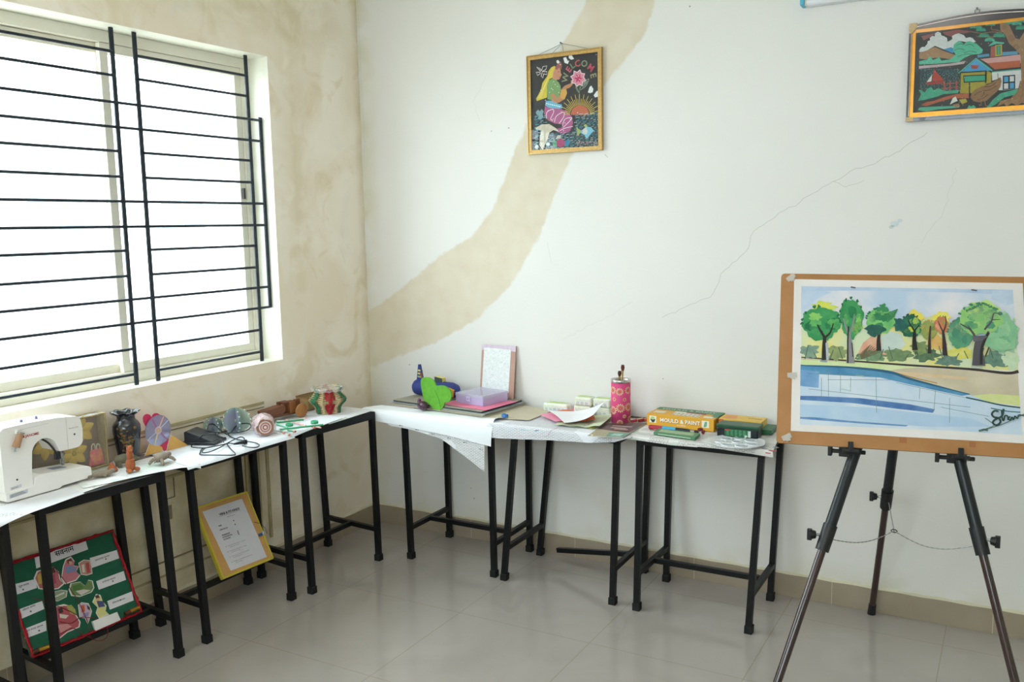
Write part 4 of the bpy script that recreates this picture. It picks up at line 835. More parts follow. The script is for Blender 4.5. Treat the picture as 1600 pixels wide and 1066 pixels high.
sheet('newspaper', 'newspaper sheet with red print lying under the small clay animals', 'newspaper', [(.262, -1.92), (.376, -1.50), (.12, -1.42), (.10, -1.86)], T+.0034, N5, seed=3)
sheet('newspaper', 'grey newspaper along the wall beneath the dark vase', 'newspaper', [(.20, -1.765), (.22, -1.30), (.022, -1.28), (.022, -1.765)], T+.0008, N4, seed=4)
sheet('paper_sheet', 'large plain white paper sheet under the black foot pedal and cord', 'paper', [(.372, -1.56), (.372, -.985), (.06, -.96), (.06, -1.50)], T+.0054, WP, seed=5)
sheet('newspaper', 'newspaper sheet under the wooden racing car', 'newspaper', [(.365, -1.02), (.345, -.72), (.022, -.66), (.022, -1.02)], T+.0074, N2, seed=6, wav=.0005)
sheet('newspaper', 'newspaper sheet under the matchstick lantern near the corner', 'newspaper', [(.365, -.76), (.362, -.445), (.022, -.445), (.022, -.76)], T+.0090, N4, seed=7, wav=.0005)
sheet('paper_sheet', 'white printed sheet under the coloured straw craft', 'paper', [(.372, -1.0), (.355, -.66), (.235, -.64), (.20, -.98)], T+.0106, WP, seed=8, wav=.0004)
sheet('magazine', 'small dark magazine page tucked behind the disc spinner', 'magazine', [(.13, -1.60), (.11, -1.50), (.035, -1.50), (.05, -1.60)], T+.0030, mat('6d5a5c', .6, c2='a39a9c', scale=30), seed=1, nu=6, nv=6, wav=.0002)
# ------------------------------------------------------------------ sewing machine
SW = mat('f3efec', .28, clear=.4, c2='eeeae6', scale=4)
sm = thing('sewing_machine', 'white electric sewing machine at the left edge of the table', 'sewing machine', (.190, -2.152, T+.0062), PI/2)
XZ = Matrix(((1, 0, 0, 0), (0, 0, 1, 0), (0, 1, 0, 0), (0, 0, 0, 1)))
DP = .104
mb = MB(); mb.M = XZ
arc = lambda cx, cy, r, a0, a1, n=6: circ((cx, cy), r, n, a0=a0, a1=a1)
mb.prism(arc(.02, .228, .02, PI, PI/2)+[(.10, .250), (.20, .247)]+arc(.268, .215, .024, PI/2, 0)+[(.296, .185)]+arc(.268, .152, .025, 0, -PI/2)+[(.225, .127), (.205, .128)]+arc(.150, .140, .046, 0, PI, 12)[1:]+[(.098, .080), (.099, .062), (.099, .03), (.0, .03)], 0, DP, SW)
mb.build('body', sm, .007)
mb = MB(); mb.M = XZ; mb.prism([(.0, .004), (.0, .034), (.099, .034), (.106, .060), (.125, .067), (.300, .052), (.314, .045), (.316, .012), (.306, .008), (.20, .006), (.19, .0), (.01, .0)], -.004, DP-.002, SW); mb.build('bed', sm, .005)
GD = mat('8f96a6', .4, .3); DK = mat('25272b', .5); SIL = mat('c6c9cf', .2, .9)
MB().box((.215, .045, .0605), (.05, .035, .002), GD, rot=Matrix.Rotation(.083, 3, 'Y')).build('needle_plate', sm, .0005)
mb = MB(); mb.cyl((.232, .045, .128), (.232, .045, .095), .0045, .0045, SIL, 12).cyl((.232, .045, .1), (.232, .045, .066), .0012, .0008, SIL, 8).box((.232, .040, .100), (.012, .012, .018), SIL).box((.232, .040, .070), (.010, .022, .003), SIL).box((.236, .036, .082), (.006, .006, .02), SIL); mb.build('needle_bar', sm, .0006)
MB().tube(curve([(.158, .03, .180), (.178, .02, .160), (.198, .02, .128), (.206, .02, .105), (.214, .03, .10)], 5), .0035, DK, 8).box((.212, .03, .108), (.018, .012, .026), DK).build('threader', sm)
for x, y in ((.098, .035), (.157, .045)): MB().cyl((x, y, .248), (x, y, .258), .005, .0035, mat('5b5f86', .4), 12).build('top_knob', sm)
mb = MB(); mb.cyl((.064, -.012, .222), (.044, -.012, .180), .0095, .0125, mat('b58a68', .7, bump=.6, bscale=400), 16); mb.cyl((.066, -.012, .226), (.064, -.012, .221), .0115, .0115, mat('9d9a94', .5), 16); mb.tube([(.044, -.012, .178), (.043, -.004, .166), (.050, 0, .164)], .0015, SIL, 8); mb.tube([(.06, -.002, .235), (.058, .0, .222)], .006, SW, 10); mb.build('thread_spool', sm)
SL = mat('9b9896', .5)
mb = MB(); mb.M = Matrix(((1, 0, 0, 0), (0, 0, 1, -.0009), (0, 1, 0, 0), (0, 0, 0, 1))); fl_ = Matrix(((1, 0, 0, 0), (0, 0, -1, 0), (0, 1, 0, 0), (0, 0, 0, 1)))
mb.M = Matrix.Translation((0, -.0004, 0)) @ fl_
RD = mat('b3323c', .5)
mb.text('JANOME', .0125, RD, (.086, .203), 0, .0, bold=.0003); mb.flat([(.072, .203), (.083, .203), (.083, .212), (.078, .209), (.072, .212)], RD, 0); mb.build('brand_print', sm)
mb = MB(); mb.M = Matrix.Translation((0, -.0004, 0)) @ fl_
mb.text('Memory Craft', .0062, mat('55565c', .5), (.243, .198), 0); mb.flat([(.235, .125), (.2358, .125), (.2358, .245), (.235, .245)], SL, 0); mb.flat([(.07, .232), (.17, .234), (.17, .2346), (.07, .2326)], SL, 0)
mb.flat(circ((.263, .176), .0035, 10), DK, .0001); mb.build('front_trim', sm)
mb = MB(); mb.M = Matrix.Translation((0, -.0046, 0)) @ fl_
mb.flat([(.012, .012), (.075, .016), (.075, .029), (.012, .025)], mat('c9cbd2', .5), 0)
for i in range(4): mb.flat([(.015, .0145+i*.0028), (.070-i*.004, .0175+i*.0028), (.070-i*.004, .0188+i*.0028), (.015, .0158+i*.0028)], mat('6a6c76', .6), .0002)
mb.build('rating_label', sm)
mb = MB(); mb.M = Matrix.Translation((0, -.0006, 0)) @ fl_
mb.flat([(.020, .038), (.058, .040), (.058, .050), (.020, .048)], mat('d3d4da', .5), 0); mb.text('220-240V', .006, mat('55565e', .6), (.023, .0410), .0002, .03); mb.flat(circ((.045, .068), .0035, 10), DK, 0); mb.build('voltage_label', sm)
# ------------------------------------------------------------------ clear display box behind the machine
BG = mat('b9a67c', .8, c2='9d8a62', scale=40, bump=.5, bscale=200)
bx_ = thing('display_box', 'clear-fronted craft box with beige cloth edges behind the sewing machine', 'box', (.040, -1.83, T+.0022)); BL_, BH_, BD_ = .31, .203, .052
mb = MB(); mb.box((-BD_/2+.002, 0, BH_/2), (.004, BL_, BH_), mat('8f7a68', .8, c2='a58f78', scale=15)); mb.box((0, 0, .002), (BD_, BL_, .004), BG)
mb.box((0, BL_/2-.002, BH_/2), (BD_, .004, BH_), BG).box((0, -BL_/2+.002, BH_/2), (BD_, .004, BH_), BG); mb.build('tray', bx_)
mb = MB()
for a_, b_ in (((BD_/2, -BL_/2, .004), (BD_/2, BL_/2, .004)), ((BD_/2, BL_/2-.003, .004), (BD_/2, BL_/2-.003, BH_)), ((BD_/2, -BL_/2+.003, .004), (BD_/2, -BL_/2+.003, BH_)), ((BD_/2, -BL_/2, BH_), (BD_/2, BL_/2, BH_)), ((-BD_/2+.002, -BL_/2, BH_), (-BD_/2+.002, BL_/2, BH_)), ((-BD_/2, BL_/2-.003, BH_), (BD_/2, BL_/2-.003, BH_))): mb.tube([Vector(a_).lerp(Vector(b_), i/16)+Vector((.0006*math.sin(i*2.1), 0, .0006*math.cos(i*1.7))) for i in range(17)], .0035, BG, 8)
mb.build('cloth_edge', bx_)
CLR = mat('e8e6e0', .12, alpha=.16, spec=.9); CLT = mat('eef2f8', .15, alpha=.75, spec=.9)  # lid film whitened so that its glare sits in the colour
MB().grid(lambda u, v: (BD_/2-.002+.0008*math.sin(u*30+v*9), (u-.5)*(BL_-.008), .006+v*(BH_-.008)), 30, 16, CLR, 0).build('clear_front', bx_)
MB().grid(lambda u, v: ((v-.5)*BD_, (u-.5)*(BL_-.008), BH_+.0006*math.sin(u*22)), 30, 4, CLT, 0).build('glare_lid', bx_)
def petal(mb, base, d, L_, W_, m, side):
    d = Vector(d).normalized(); s_ = Vector(side).normalized(); nn = d.cross(s_)
    def f(u, v): w_ = W_*math.sin(PI*min(1, u*.9+.08))**.8; return Vector(base)+d*(L_*u)+s_*(w_*(v-.5))+nn*(.006*math.sin(PI*u)*(1-abs(2*v-1))+.001)
    mb.grid(f, 8, 6, m, .0008)
YL = mat('dfc25a', .7, c2='c9a63c', scale=25); YG = mat('b9a83c', .7)
def flower(y, z, rs, label, R=.055, x=.0):
    f = thing('paper_flower', label, 'flower', (.040+x, y, T+z), 0)
    for k in range(rs):
        t = 2*PI*k/rs+.3; mb = MB(); petal(mb, (0, 0, 0), (0.1, math.cos(t), math.sin(t)), R, R*.62, YL, (0, -math.sin(t), math.cos(t))); mb.build('petal', f)
    MB().ell((.004, 0, 0), (.006, .009, .009), YG, 12, 8).build('flower_centre', f)
flower(-1.765, .155, 6, 'yellow paper flower with pointed petals, upper one in the clear craft box'); flower(-1.800, .075, 6, 'yellow paper flower, lower one in the clear craft box beside the pink pouch')
flower(-1.905, .13, 6, 'yellow paper flower seen through the arm of the sewing machine')
PK = mat('d9607c', .55, c2='e59a6a', scale=60, contrast=.2); 
pc = thing('gift_pouch', 'small pink pouch with cream handles in a clear wrap inside the craft box', 'bag', (.045, -1.712, T+.0075), 0)
MB().grid(lambda u, v: (.003*math.sin(PI*u)*math.sin(PI*v)+.004, (u-.5)*(.062-.018*v), .006+v*.058), 10, 10, PK, 0).grid(lambda u, v: (-.003*math.sin(PI*u)*math.sin(PI*v)-.003, (u-.5)*(.062-.018*v), .006+v*.058), 10, 10, PK, 0).box((0, 0, .006), (.010, .062, .004), PK).build('pouch', pc)
mb = MB(); mb.tube(curve([(0, -.016, .060), (0, -.016, .078), (0, -.008, .086), (0, -.002, .078), (0, -.002, .062)], 5), .002, mat('e3d6bd', .6), 8); mb.tube(curve([(0, .004, .060), (0, .006, .078), (0, .012, .082), (0, .018, .074), (0, .018, .060)], 5), .002, mat('e3d6bd', .6), 8); mb.build('handle', pc)
mb = MB(); mb.M = Matrix(((0, 0, 1, .0075), (1, 0, 0, 0), (0, 1, 0, .03), (0, 0, 0, 1)))
for k in range(8): t = 2*PI*k/8; mb.flat([(.003*math.cos(t), .003*math.sin(t)), (.013*math.cos(t-.2), .013*math.sin(t-.2)), (.013*math.cos(t+.2), .013*math.sin(t+.2))], mat('e8a05c', .6), 0)
mb.build('flower_print', pc)
TQ = mat('5f8580', .6, c2='4a6d6c', scale=30)
mb = MB()
for k in range(4): mb.ell((.004, .02*k-.03, .012), (.010, .016, .012), TQ, 12, 8, fn=lambda p: p+Vector((0, 0, .002*math.sin(p.y*300))))
o = mb.build('fabric_bundle'); o.location = (.040, -1.875, T+.0085); tag(o, 'crumpled teal fabric in the craft box behind the sewing machine needle', 'fabric')
# ------------------------------------------------------------------ vase
VB = mat('26282f', .22, clear=.5, c2='1b1d22', scale=8); VG = mat('8a6b34', .5, .2, c2='6a4a2a', scale=80); VG2 = mat('5f6a3a', .6); VR = mat('7a3a34', .6); VS = mat('9aa4bd', .25, clear=.8)
va = thing('vase', 'glossy black vase with ruffled rim and raised gold floral relief', 'vase', (.080, -1.598, T+.0022))
fr_ = lambda r, z, t: (r*(1+(.05*math.sin(8*t) if z > .185 else 0)), z+(.003*math.cos(8*t) if z > .185 else 0))
MB().lathe([(.032, 0), (.035, .004), (.038, .02), (.044, .06), (.049, .10), (.0515, .125), (.050, .143), (.043, .156), (.036, .163), (.033, .170), (.033, .180), (.036, .186), (.050, .194), (.053, .197), (.046, .196), (.032, .188), (.029, .178), (.030, .165)], VB, n=56, fn=fr_).build('body', va)
mb = MB(); r_ = random.Random(11)
vr = lambda z: .0515-max(0, z-.13)*.15 if z > .12 else .035+(z/.12)*.0165
for k in range(34):
    th = -.64+r_.gauss(0, .30); z = .045+r_.random()*.095; rr = vr(z)+.0005
    mb.ell((rr*math.cos(th), rr*math.sin(th), z), (.004, r_.uniform(.004, .009), r_.uniform(.003, .006)), r_.choice([VG, VG, VG2, VR]), 8, 5, rot=Matrix.Rotation(th, 3, 'Z'))
for k in range(12):
    t0 = -.64+r_.gauss(0, .25); z0 = r_.uniform(.05, .13); pts = []
    for i in range(6): t_ = t0+.06*i*math.cos(k*2.1); z = z0+.006*i*math.sin(k*1.7)-.004*i; z = max(.03, min(.145, z)); pts.append(((vr(z)+.001)*math.cos(t_), (vr(z)+.001)*math.sin(t_), z))
    mb.tube(pts, .0012, VG, 6)
mb.build('floral_relief', va)
# ------------------------------------------------------------------ disc spinner
sp = thing('disc_spinner', 'game spinner made from a shiny disc on a pink heart card with tan card feet', 'spinner', (.095, -1.44, T+.0062)); SPX = .095
HP = mat('d22f5c', .6); TN = mat('d9aa5e', .7, c2='cf9c4e', scale=12); WE = mat('eceef2', .6)
def sq(x, y):
    q = at(140+x/6.6625, 600+y/6.6625, X=SPX); return (q.y+1.44, q.z-T-.0062)
YZ = lambda x: Matrix(((0, 0, 1, x), (1, 0, 0, 0), (0, 1, 0, 0), (0, 0, 0, 1)))
dz0 = sq(780, 705)[1]
def sq2(x, y): a_, b_ = sq(x, y); return (a_, b_-dz0+.0004)
mb = MB(); mb.M = YZ(.002)
hp = [(770, 702), (740, 660), (660, 590), (590, 470), (553, 400), (550, 360), (562, 330), (590, 316), (620, 325), (640, 350), (648, 325), (670, 308), (700, 308), (735, 330), (765, 370), (770, 400), (800, 480), (815, 580), (808, 640), (790, 695)]
mb.prism([sq2(*p) for p in hp], 0, .002, HP); mb.build('heart_card', sp)
for pts in ([(556, 755), (565, 745), (622, 590), (660, 600), (745, 668), (742, 703)], [(792, 700), (800, 640), (835, 535), (850, 540), (1005, 638), (1000, 645)]):
    q = [sq2(*p) for p in pts]; mn = min(b for a_, b in q); mb = MB(); mb.M = YZ(.006); mb.prism([(a_, max(b, 0.0004)) for a_, b in q], 0, .003, TN, WE); mb.build('card_foot', sp)
dc = sq2(696, 485); DI = mat('b9bfd8', .12, .7, c2='b9a9cf', scale=9, contrast=.3)
mb = MB(); mb.M = YZ(0); mb.M = mb.M @ Matrix.Translation((dc[0], dc[1], 0)); R0 = .061
mb.cyl((0, 0, .0095), (0, 0, .0107), R0, R0, DI, 48); dd = mb.build('disc', sp)
mb = MB(); mb.M = YZ(0) @ Matrix.Translation((dc[0], dc[1], 0))
for t, c_, w_ in ((2.05, 'c03a86', .0035), (2.05+PI+.2, 'b04f9a', .0035), (1.05, 'e8a894', .006), (1.05+PI+.15, 'e8cf94', .006), (.55, 'f6f8ff', .0018), (.55+PI-.05, 'f6f8ff', .0018)): draw(mb, [(.014*math.cos(t), .014*math.sin(t)), (.058*math.cos(t), .058*math.sin(t))], w_, mat(c_, .5), .0111)
mb.flat(circ((0, 0), .0165, 24), mat('c9b9c6', .4), .0113); mb.flat(circ((0, 0), .0095, 20), mat('cfa27c', .5), .0116); mb.flat(circ((0, 0), .004, 12), mat('d9c3a0', .5), .0119)
for k in range(12): t = 2*PI*k/12+.2; mb.text(str((k % 6)+1), .010, mat('8791ad', .5), (.050*math.cos(t), .050*math.sin(t)-.003), .0113, 0, align='CENTER')
mb.build('dial', dd)
# ------------------------------------------------------------------ clay animals
CO = mat('b5683c', .8, c2='9d5530', scale=60, bump=.5); CG = mat('8f8270', .85, c2='7d7160', scale=50, bump=.6); CT = mat('9a8c7c', .85, c2='7f7264', scale=40, bump=.7); CGr = mat('77705a', .85, c2='686250', scale=50, bump=.5)
ZN = T+.0062
def clay(name, label, cat, x, y, rz=0): return thing(name, label, cat, (x, y, ZN), rz)
b = clay('clay_figure', 'upright terracotta clay animal figure with folded paws, the tallest clay one', 'figurine', .235, -1.708)
mb = MB(); mb.ell((0, 0, .026), (.016, .018, .028), CO, 16, 10).ell((0, 0, .062), (.011, .012, .024), CO, 14, 10).ell((.002, 0, .085), (.012, .012, .013), CO, 14, 8).ell((.012, -.002, .082), (.008, .006, .006), CO, 10, 6).ell((.0, -.007, .094), (.004, .003, .006), CO, 8, 5).ell((.0, .007, .094), (.004, .003, .006), CO, 8, 5)
mb.ell((.012, -.016, .008), (.014, .009, .008), CO, 12, 8).ell((.012, .018, .008), (.014, .010, .008), CO, 12, 8).ell((.014, .0, .045), (.007, .010, .005), CO, 10, 6); mb.build('body', b)
b = clay('clay_figure', 'small terracotta clay cone figure left of the tall upright one', 'figurine', .165, -1.735); MB().lathe([(.019, 0), (.020, .004), (.014, .014), (.008, .024), (.003, .033), (0, .035)], CO, n=18).ell((.012, .004, .006), (.008, .008, .006), CO, 10, 6).ell((.010, -.010, .006), (.008, .007, .006), CO, 10, 6).build('body', b)
b = clay('clay_fish', 'flat grey clay fish lying nearest the sewing machine', 'figurine', .200, -1.800, 1.35); b.location.z = ZN+.001
MB().ell((0, 0, .011), (.042, .020, .011), CG, 20, 10).prism([(-.036, 0), (-.058, .020), (-.050, 0), (-.060, -.018)], .003, .015, CG).prism([(.0, .014), (-.014, .034), (-.020, .014)], .004, .012, CG).prism([(.012, -.014), (.0, -.032), (-.010, -.014)], .004, .012, CG).ell((.036, 0, .014), (.012, .012, .008), CG, 12, 8).build('body', b, .001)
b = clay('clay_figure', 'olive grey clay animal on four legs behind the terracotta figures', 'figurine', .140, -1.665, PI/2-.3)
mb = MB(); mb.ell((0, 0, .028), (.036, .019, .018), CGr, 18, 10).ell((.036, 0, .024), (.016, .012, .011), CGr, 12, 8).ell((.052, 0, .020), (.008, .006, .006), CGr, 10, 6)
for x, y in ((-.02, .012), (-.02, -.012), (.02, .012), (.02, -.012)): mb.cyl((x, y, .0), (x, y, .02), .007, .008, CGr, 10)
for y in (-.009, .009): mb.lathe([(.004, 0), (.005, .006), (0, .016)], CGr, (.032, y, .032), 8)
mb.build('body', b)
b = clay('clay_tortoise', 'grey clay tortoise facing right, furthest right of the clay animals', 'figurine', .245, -1.578, PI/2+.25)
mb = MB(); mb.ell((0, 0, .026), (.032, .024, .018), CT, 20, 10, fn=lambda p: Vector((p.x, p.y, p.z if p.z > 0 else p.z*.35))); mb.build('shell', b)
mb = MB(); mb.tube([(-.028, 0, .020), (.0, 0, .018), (.028, 0, .021), (.036, 0, .025)], .010, CT, 10).ell((.042, 0, .026), (.013, .010, .009), CT, 12, 8)
for x, y, dx, dy in ((-.022, .016, -.014, .014), (-.022, -.016, -.012, -.016), (.022, .016, .014, .014), (.022, -.016, .016, -.016)): mb.tube([(x, y, .022), (x+dx*.6, y+dy*.6, .014), (x+dx, y+dy, .004)], .006, CT, 10, rs=[.007, .0065, .005])
mb.tube([(-.03, 0, .02), (-.042, 0, .014)], .003, CT, 8); mb.build('body', b)
# ------------------------------------------------------------------ foot pedal and cord
PB_ = mat('1a1c22', .4, c2='22252c', scale=60, bump=.2)
Z5 = T+.0074
pd = thing('foot_pedal', 'black sewing machine foot pedal with its tangled black cord', 'pedal', (.125, -1.268, Z5), .35)
mb = MB(); mb.M = Matrix(((1, 0, 0, 0), (0, 0, 1, 0), (0, 1, 0, 0), (0, 0, 0, 1))); mb.prism([(-.065, 0), (.065, 0), (.065, .014), (-.050, .056), (-.065, .052)], -.045, .045, PB_); mb.build('pedal', pd, .004)
MB().box((0, 0, .006), (.150, .105, .012), PB_).build('base', pd, .004)
cm = mat('16181d', .4)
def cpt(x, y, dz=.004): q = at(290+x/9.693, 620+y/9.693, Z=Z5+dz); return q
mb = MB()
for pts, hz in (([(330, 490), (360, 420), (440, 425), (520, 500), (620, 570), (640, 560)], [.05, .055, .045, .03, .02, .01]), ([(320, 515), (500, 545), (700, 545), (900, 520), (990, 460), (960, 410), (850, 410), (760, 450), (700, 530), (650, 580), (760, 640), (900, 670), (1060, 700), (1115, 735), (1080, 765), (980, 768), (860, 745)], [.045, .035, .03, .035, .04, .045, .045, .03, .015, .005, .004, .004, .004, .004, .004, .004, .004]),
                ([(740, 720), (660, 705), (500, 740), (300, 775), (130, 770), (85, 745), (140, 710), (220, 680)], [.008]*8), ([(620, 710), (680, 790), (750, 860), (720, 885), (500, 885), (240, 880), (220, 850), (250, 790), (340, 770)], [.004]*9), ([(860, 700), (890, 640), (840, 610), (760, 640), (640, 700), (500, 780), (380, 830), (280, 850), (250, 830), (300, 780), (420, 755)], [.01]*11), ([(60, 640), (45, 665), (90, 690), (150, 690)], [.004]*4), ([(180, 680), (240, 600), (340, 575), (450, 580), (520, 630), (580, 690)], [.004, .045, .065, .062, .045, .006])):
    pts = [cpt(x, y, h) - pd.location for (x, y), h in zip(pts, hz)]; R_ = Matrix.Rotation(-.35, 3, 'Z'); pts = [R_ @ p for p in pts]; mb.tube(curve(pts, 7), .0024, cm, 8)
mb.build('cord', pd)
q = R_ @ (cpt(800, 705, .01)-pd.location); q2 = R_ @ (cpt(880, 690, .01)-pd.location); mb = MB(); mb.cyl(q, q2, .006, .009, cm, 12); d = (q2-q).normalized(); mb.cyl(q2, q2+d*.012, .010, .010, cm, 12); mb.cyl(q-d*.02, q, .0035, .006, cm, 10); mb.build('plug', pd)
# ------------------------------------------------------------------ ball of folded discs
CDM = [mat('bfe0dc', .22, .25, c2=c_, scale=18, contrast=.35, clear=.3) for c_ in ('e4efd6', 'dcd6ee', '9fd2d6')]; BD = mat('f3efe8', .25)
def disc_ball(label, x, y, n, R, tilt, sc=1, group=None):
    t = thing('disc_ornament', label, 'ornament', (x, y, Z5), 0)
    for k in range(n):
        a_ = tilt+2*PI*k/n; mb = MB(); ax = Vector((math.cos(a_), math.sin(a_), 0)); sd = Vector((-math.sin(a_), math.cos(a_), 0))
        m = CDM[k % 3]
        for s_ in (-1, 1):
            def f(u, v): r = R*(.12+.88*u); th = -PI/2+PI*v; p = ax*(r*math.cos(th)*.92)+sd*(s_*r*math.cos(th)*.60)+Vector((0, 0, r*math.sin(th)+R)); return p
            mb.grid(f, 6, 16, m, .0008)
        mb.build('folded_disc', t)
        mb = MB()
        for j in range(5):
            th = -.9+1.8*j/4; p = ax*(R*math.cos(th)*.93+.001)+sd*(R*math.cos(th)*.60)+Vector((0, 0, R*math.sin(th)+R)); mb.ell(p, (.0032,)*3, BD, 8, 6)
        mb.build('bead_trim', t)
    return t
disc_ball('pale green ball of folded shiny discs with pearl beads, the larger front one', .120, -1.085, 5, .056, .2)
disc_ball('pale green ball of folded shiny discs half hidden behind the other, nearer the wall', .052, -1.150, 5, .038, .5)
# ------------------------------------------------------------------ wrapped roll
wr = thing('wrapped_jar', 'round jar on its side in crumpled clear film, showing concentric brown and red rings', 'jar', (.255, -1.055, Z5+.0405), 0)
A0 = Vector((.80, -.60, 0)); RG = [mat(c_, .5) for c_ in ('8f7c62', 'a8685a', 'd9d0cc', 'b06a5e', 'cfc4bd', 'a6564e', 'e0d8d4')]
MB().cyl(-A0*.045, A0*.040, .036, .036, mat('d9ccc4', .5, c2='c9a09c', scale=60), 32).build('jar', wr)
mb = MB()
for i, m in enumerate(RG): r = .0365*(1-i/7.2); mb.cyl(A0*(.040+i*.0007), A0*(.0425+i*.0007), r, r, m, 32)
mb.build('ring_lid', wr)
FIL = mat('f4eef2', .12, alpha=.42, spec=.9, c2='f0c9cd', scale=40, contrast=.3, bump=.8, bscale=90); r_ = random.Random(4)
u_, v_, _a = basis(A0)
def film(prof, m=FIL, seed=0):
    vs = []; n = 32
    for r, s_ in prof:
        for k in range(n):
            t = 2*PI*k/n; rr = r*(1+.10*math.sin(5*t+s_*90+seed)+.06*math.sin(11*t-s_*140)); p = A0*s_+u_*(rr*math.cos(t))+v_*(rr*math.sin(t)); p.z = max(p.z, -.0392); vs.append(p)
    return vs, [(i*n+k, i*n+(k+1) % n, (i+1)*n+(k+1) % n, (i+1)*n+k) for i in range(len(prof)-1) for k in range(n)]
vs, fs = film([(.036, .048), (.042, .042), (.044, .02), (.045, -.01), (.046, -.04), (.040, -.06), (.028, -.085), (.018, -.11), (.008, -.13)]); MB().add(vs, fs, FIL, True).build('clear_film', wr)
r_ = random.Random(9); mb = MB()
for k in range(40):
    t = r_.uniform(0, 2*PI); s_ = r_.uniform(-.05, .035); p = A0*s_+u_*(.038*math.cos(t))+v_*(.038*math.sin(t)); mb.ell(p, (.004, .004, .004), mat(r_.choice(['e08f86', 'd98fa8', '9fc9a8', 'f0d9d6', 'e6a58c']), .5), 6, 4)
mb.build('sequins', wr)
# ------------------------------------------------------------------ straw craft
sc_ = thing('straw_craft', 'toy made of green and striped pink straws with green caps, lying on the table edge', 'craft', (.272, -.87, T+.0126), 0)
SG_ = mat('3fa574', .4); SG2 = mat('2f8f5f', .4); SP_ = mat('e59a94', .5, c2='f3e3df', scale=90, contrast=.1); SWT = mat('e9efe9', .4)
def spt(x, y, z=.006): q = at(365+x/8.421, 590+y/8.421, Z=T+.0126+z)-Vector((.285, -.87, T+.0126)); return q
for (a_, b_, r, m) in (((590, 600, .018), (950, 560, .018), .004, SG2), ((640, 690, .010), (1210, 625, .012), .0042, SG_), ((595, 620, .02), (740, 665, .012), .005, mat('7fd0b0', .4)), ((740, 700, .005), (850, 715, .005), .003, SG2), ((720, 560, .008), (985, 640, .008), .0035, SP_), ((800, 600, .006), (1000, 535, .006), .003, SP_), ((1050, 650, .005), (1180, 665, .005), .0032, SP_), ((620, 700, .005), (900, 700, .005), .003, SWT), ((600, 575, .006), (900, 590, .006), .003, SWT)):
    MB().tube([spt(a_[0], a_[1], a_[2]), spt(b_[0], b_[1], b_[2])], r, m, 10).build('straw', sc_)
for x, y in ((765, 645), (1095, 610)): p = spt(x, y, .012); MB().lathe([(.016, 0), (.017, .002), (.016, .012), (.014, .013), (.014, .003), (0, .003)], SG_, p, 24).build('cap', sc_)
mb = MB()
for x, y in ((650, 690), (690, 735), (830, 715), (760, 760), (1090, 665)): mb = MB(); p = spt(x, y, .005); mb.cyl(p-Vector((.004, 0, 0)), p+Vector((.004, 0, 0)), .005, .005, mat('d9876f', .5), 10); mb.build('bead', sc_)
# ------------------------------------------------------------------ wooden racing car
WD = mat('7d4a2c', .5, c2='5f3520', scale=14, aniso=(1, 6, 6), bump=.2); WL = mat('9a6238', .45, c2='7f4c28', scale=10, aniso=(6, 1, 1)); WY = mat('a8713c', .4, c2='8d5a2c', scale=20)
ZC = T+.0084
rc = thing('wooden_car', 'dark wooden toy racing car with round wheels beside the disc ornament', 'toy car', (.100, -.800, ZC), PI/2-.15)
mb = MB(); mb.M = Matrix(((1, 0, 0, 0), (0, 0, 1, 0), (0, 1, 0, 0), (0, 0, 0, 1))); mb.prism([(-.105, .016), (-.105, .056), (-.02, .066), (.015, .066), (.015, .040), (.0, .024), (-.06, .014)], -.024, .024, WD); mb.build('bonnet', rc, .002)
MB().box((.025, 0, .022), (.13, .040, .012), WD).box((.06, 0, .050), (.030, .050, .052), WL).box((.045, -.0, .074), (.066, .026, .010), WD).build('chassis', rc, .002)
MB().box((.088, -.016, .062), (.034, .010, .045), WD).build('seat_back', rc, .002); MB().box((.03, .02, .072), (.05, .018, .014), WD).build('side_block', rc, .002)
MB().cyl((-.085, -.040, .014), (-.085, .045, .014), .004, .004, WD, 8).cyl((.085, -.055, .032), (.085, .055, .032), .005, .005, WD, 8).build('axle', rc)
for x, y, r, w_ in ((-.085, -.041, .014, .016), (-.085, .041, .014, .016), (.085, -.052, .033, .014), (.085, .052, .033, .014)):
    mb = MB(); mb.lathe([(.0, -w_/2), (r*.8, -w_/2), (r, -w_/4), (r, w_/4), (r*.8, w_/2), (0, w_/2)], WY if r > .02 else WL, (x, y, r), 28, axis=(0, 1, 0)); mb.build('wheel', rc)
# wooden tray behind the lantern
wt = thing('wooden_tray', 'shallow light-sided wooden tray against the wall behind the matchstick lantern', 'tray', (.058, -.505, T+.0100), .0)
WT1 = mat('b59a6c', .6, c2='a58a5c', scale=10, aniso=(6, 1, 1)); 
MB().box((0, 0, .003), (.075, .20, .006), WD).build('base', wt)
for c, d in (((.036, 0, .030), (.006, .20, .055)), ((-.036, 0, .034), (.006, .20, .062)), ((0, -.097, .030), (.068, .006, .055)), ((0, .097, .030), (.068, .006, .055))): MB().box(c, d, WT1).box((c[0], c[1], c[2]+d[2]/2+.002), (d[0]+.002, d[1]+.002, .004), mat('9a6a3c', .5)).build('side', wt, .001)
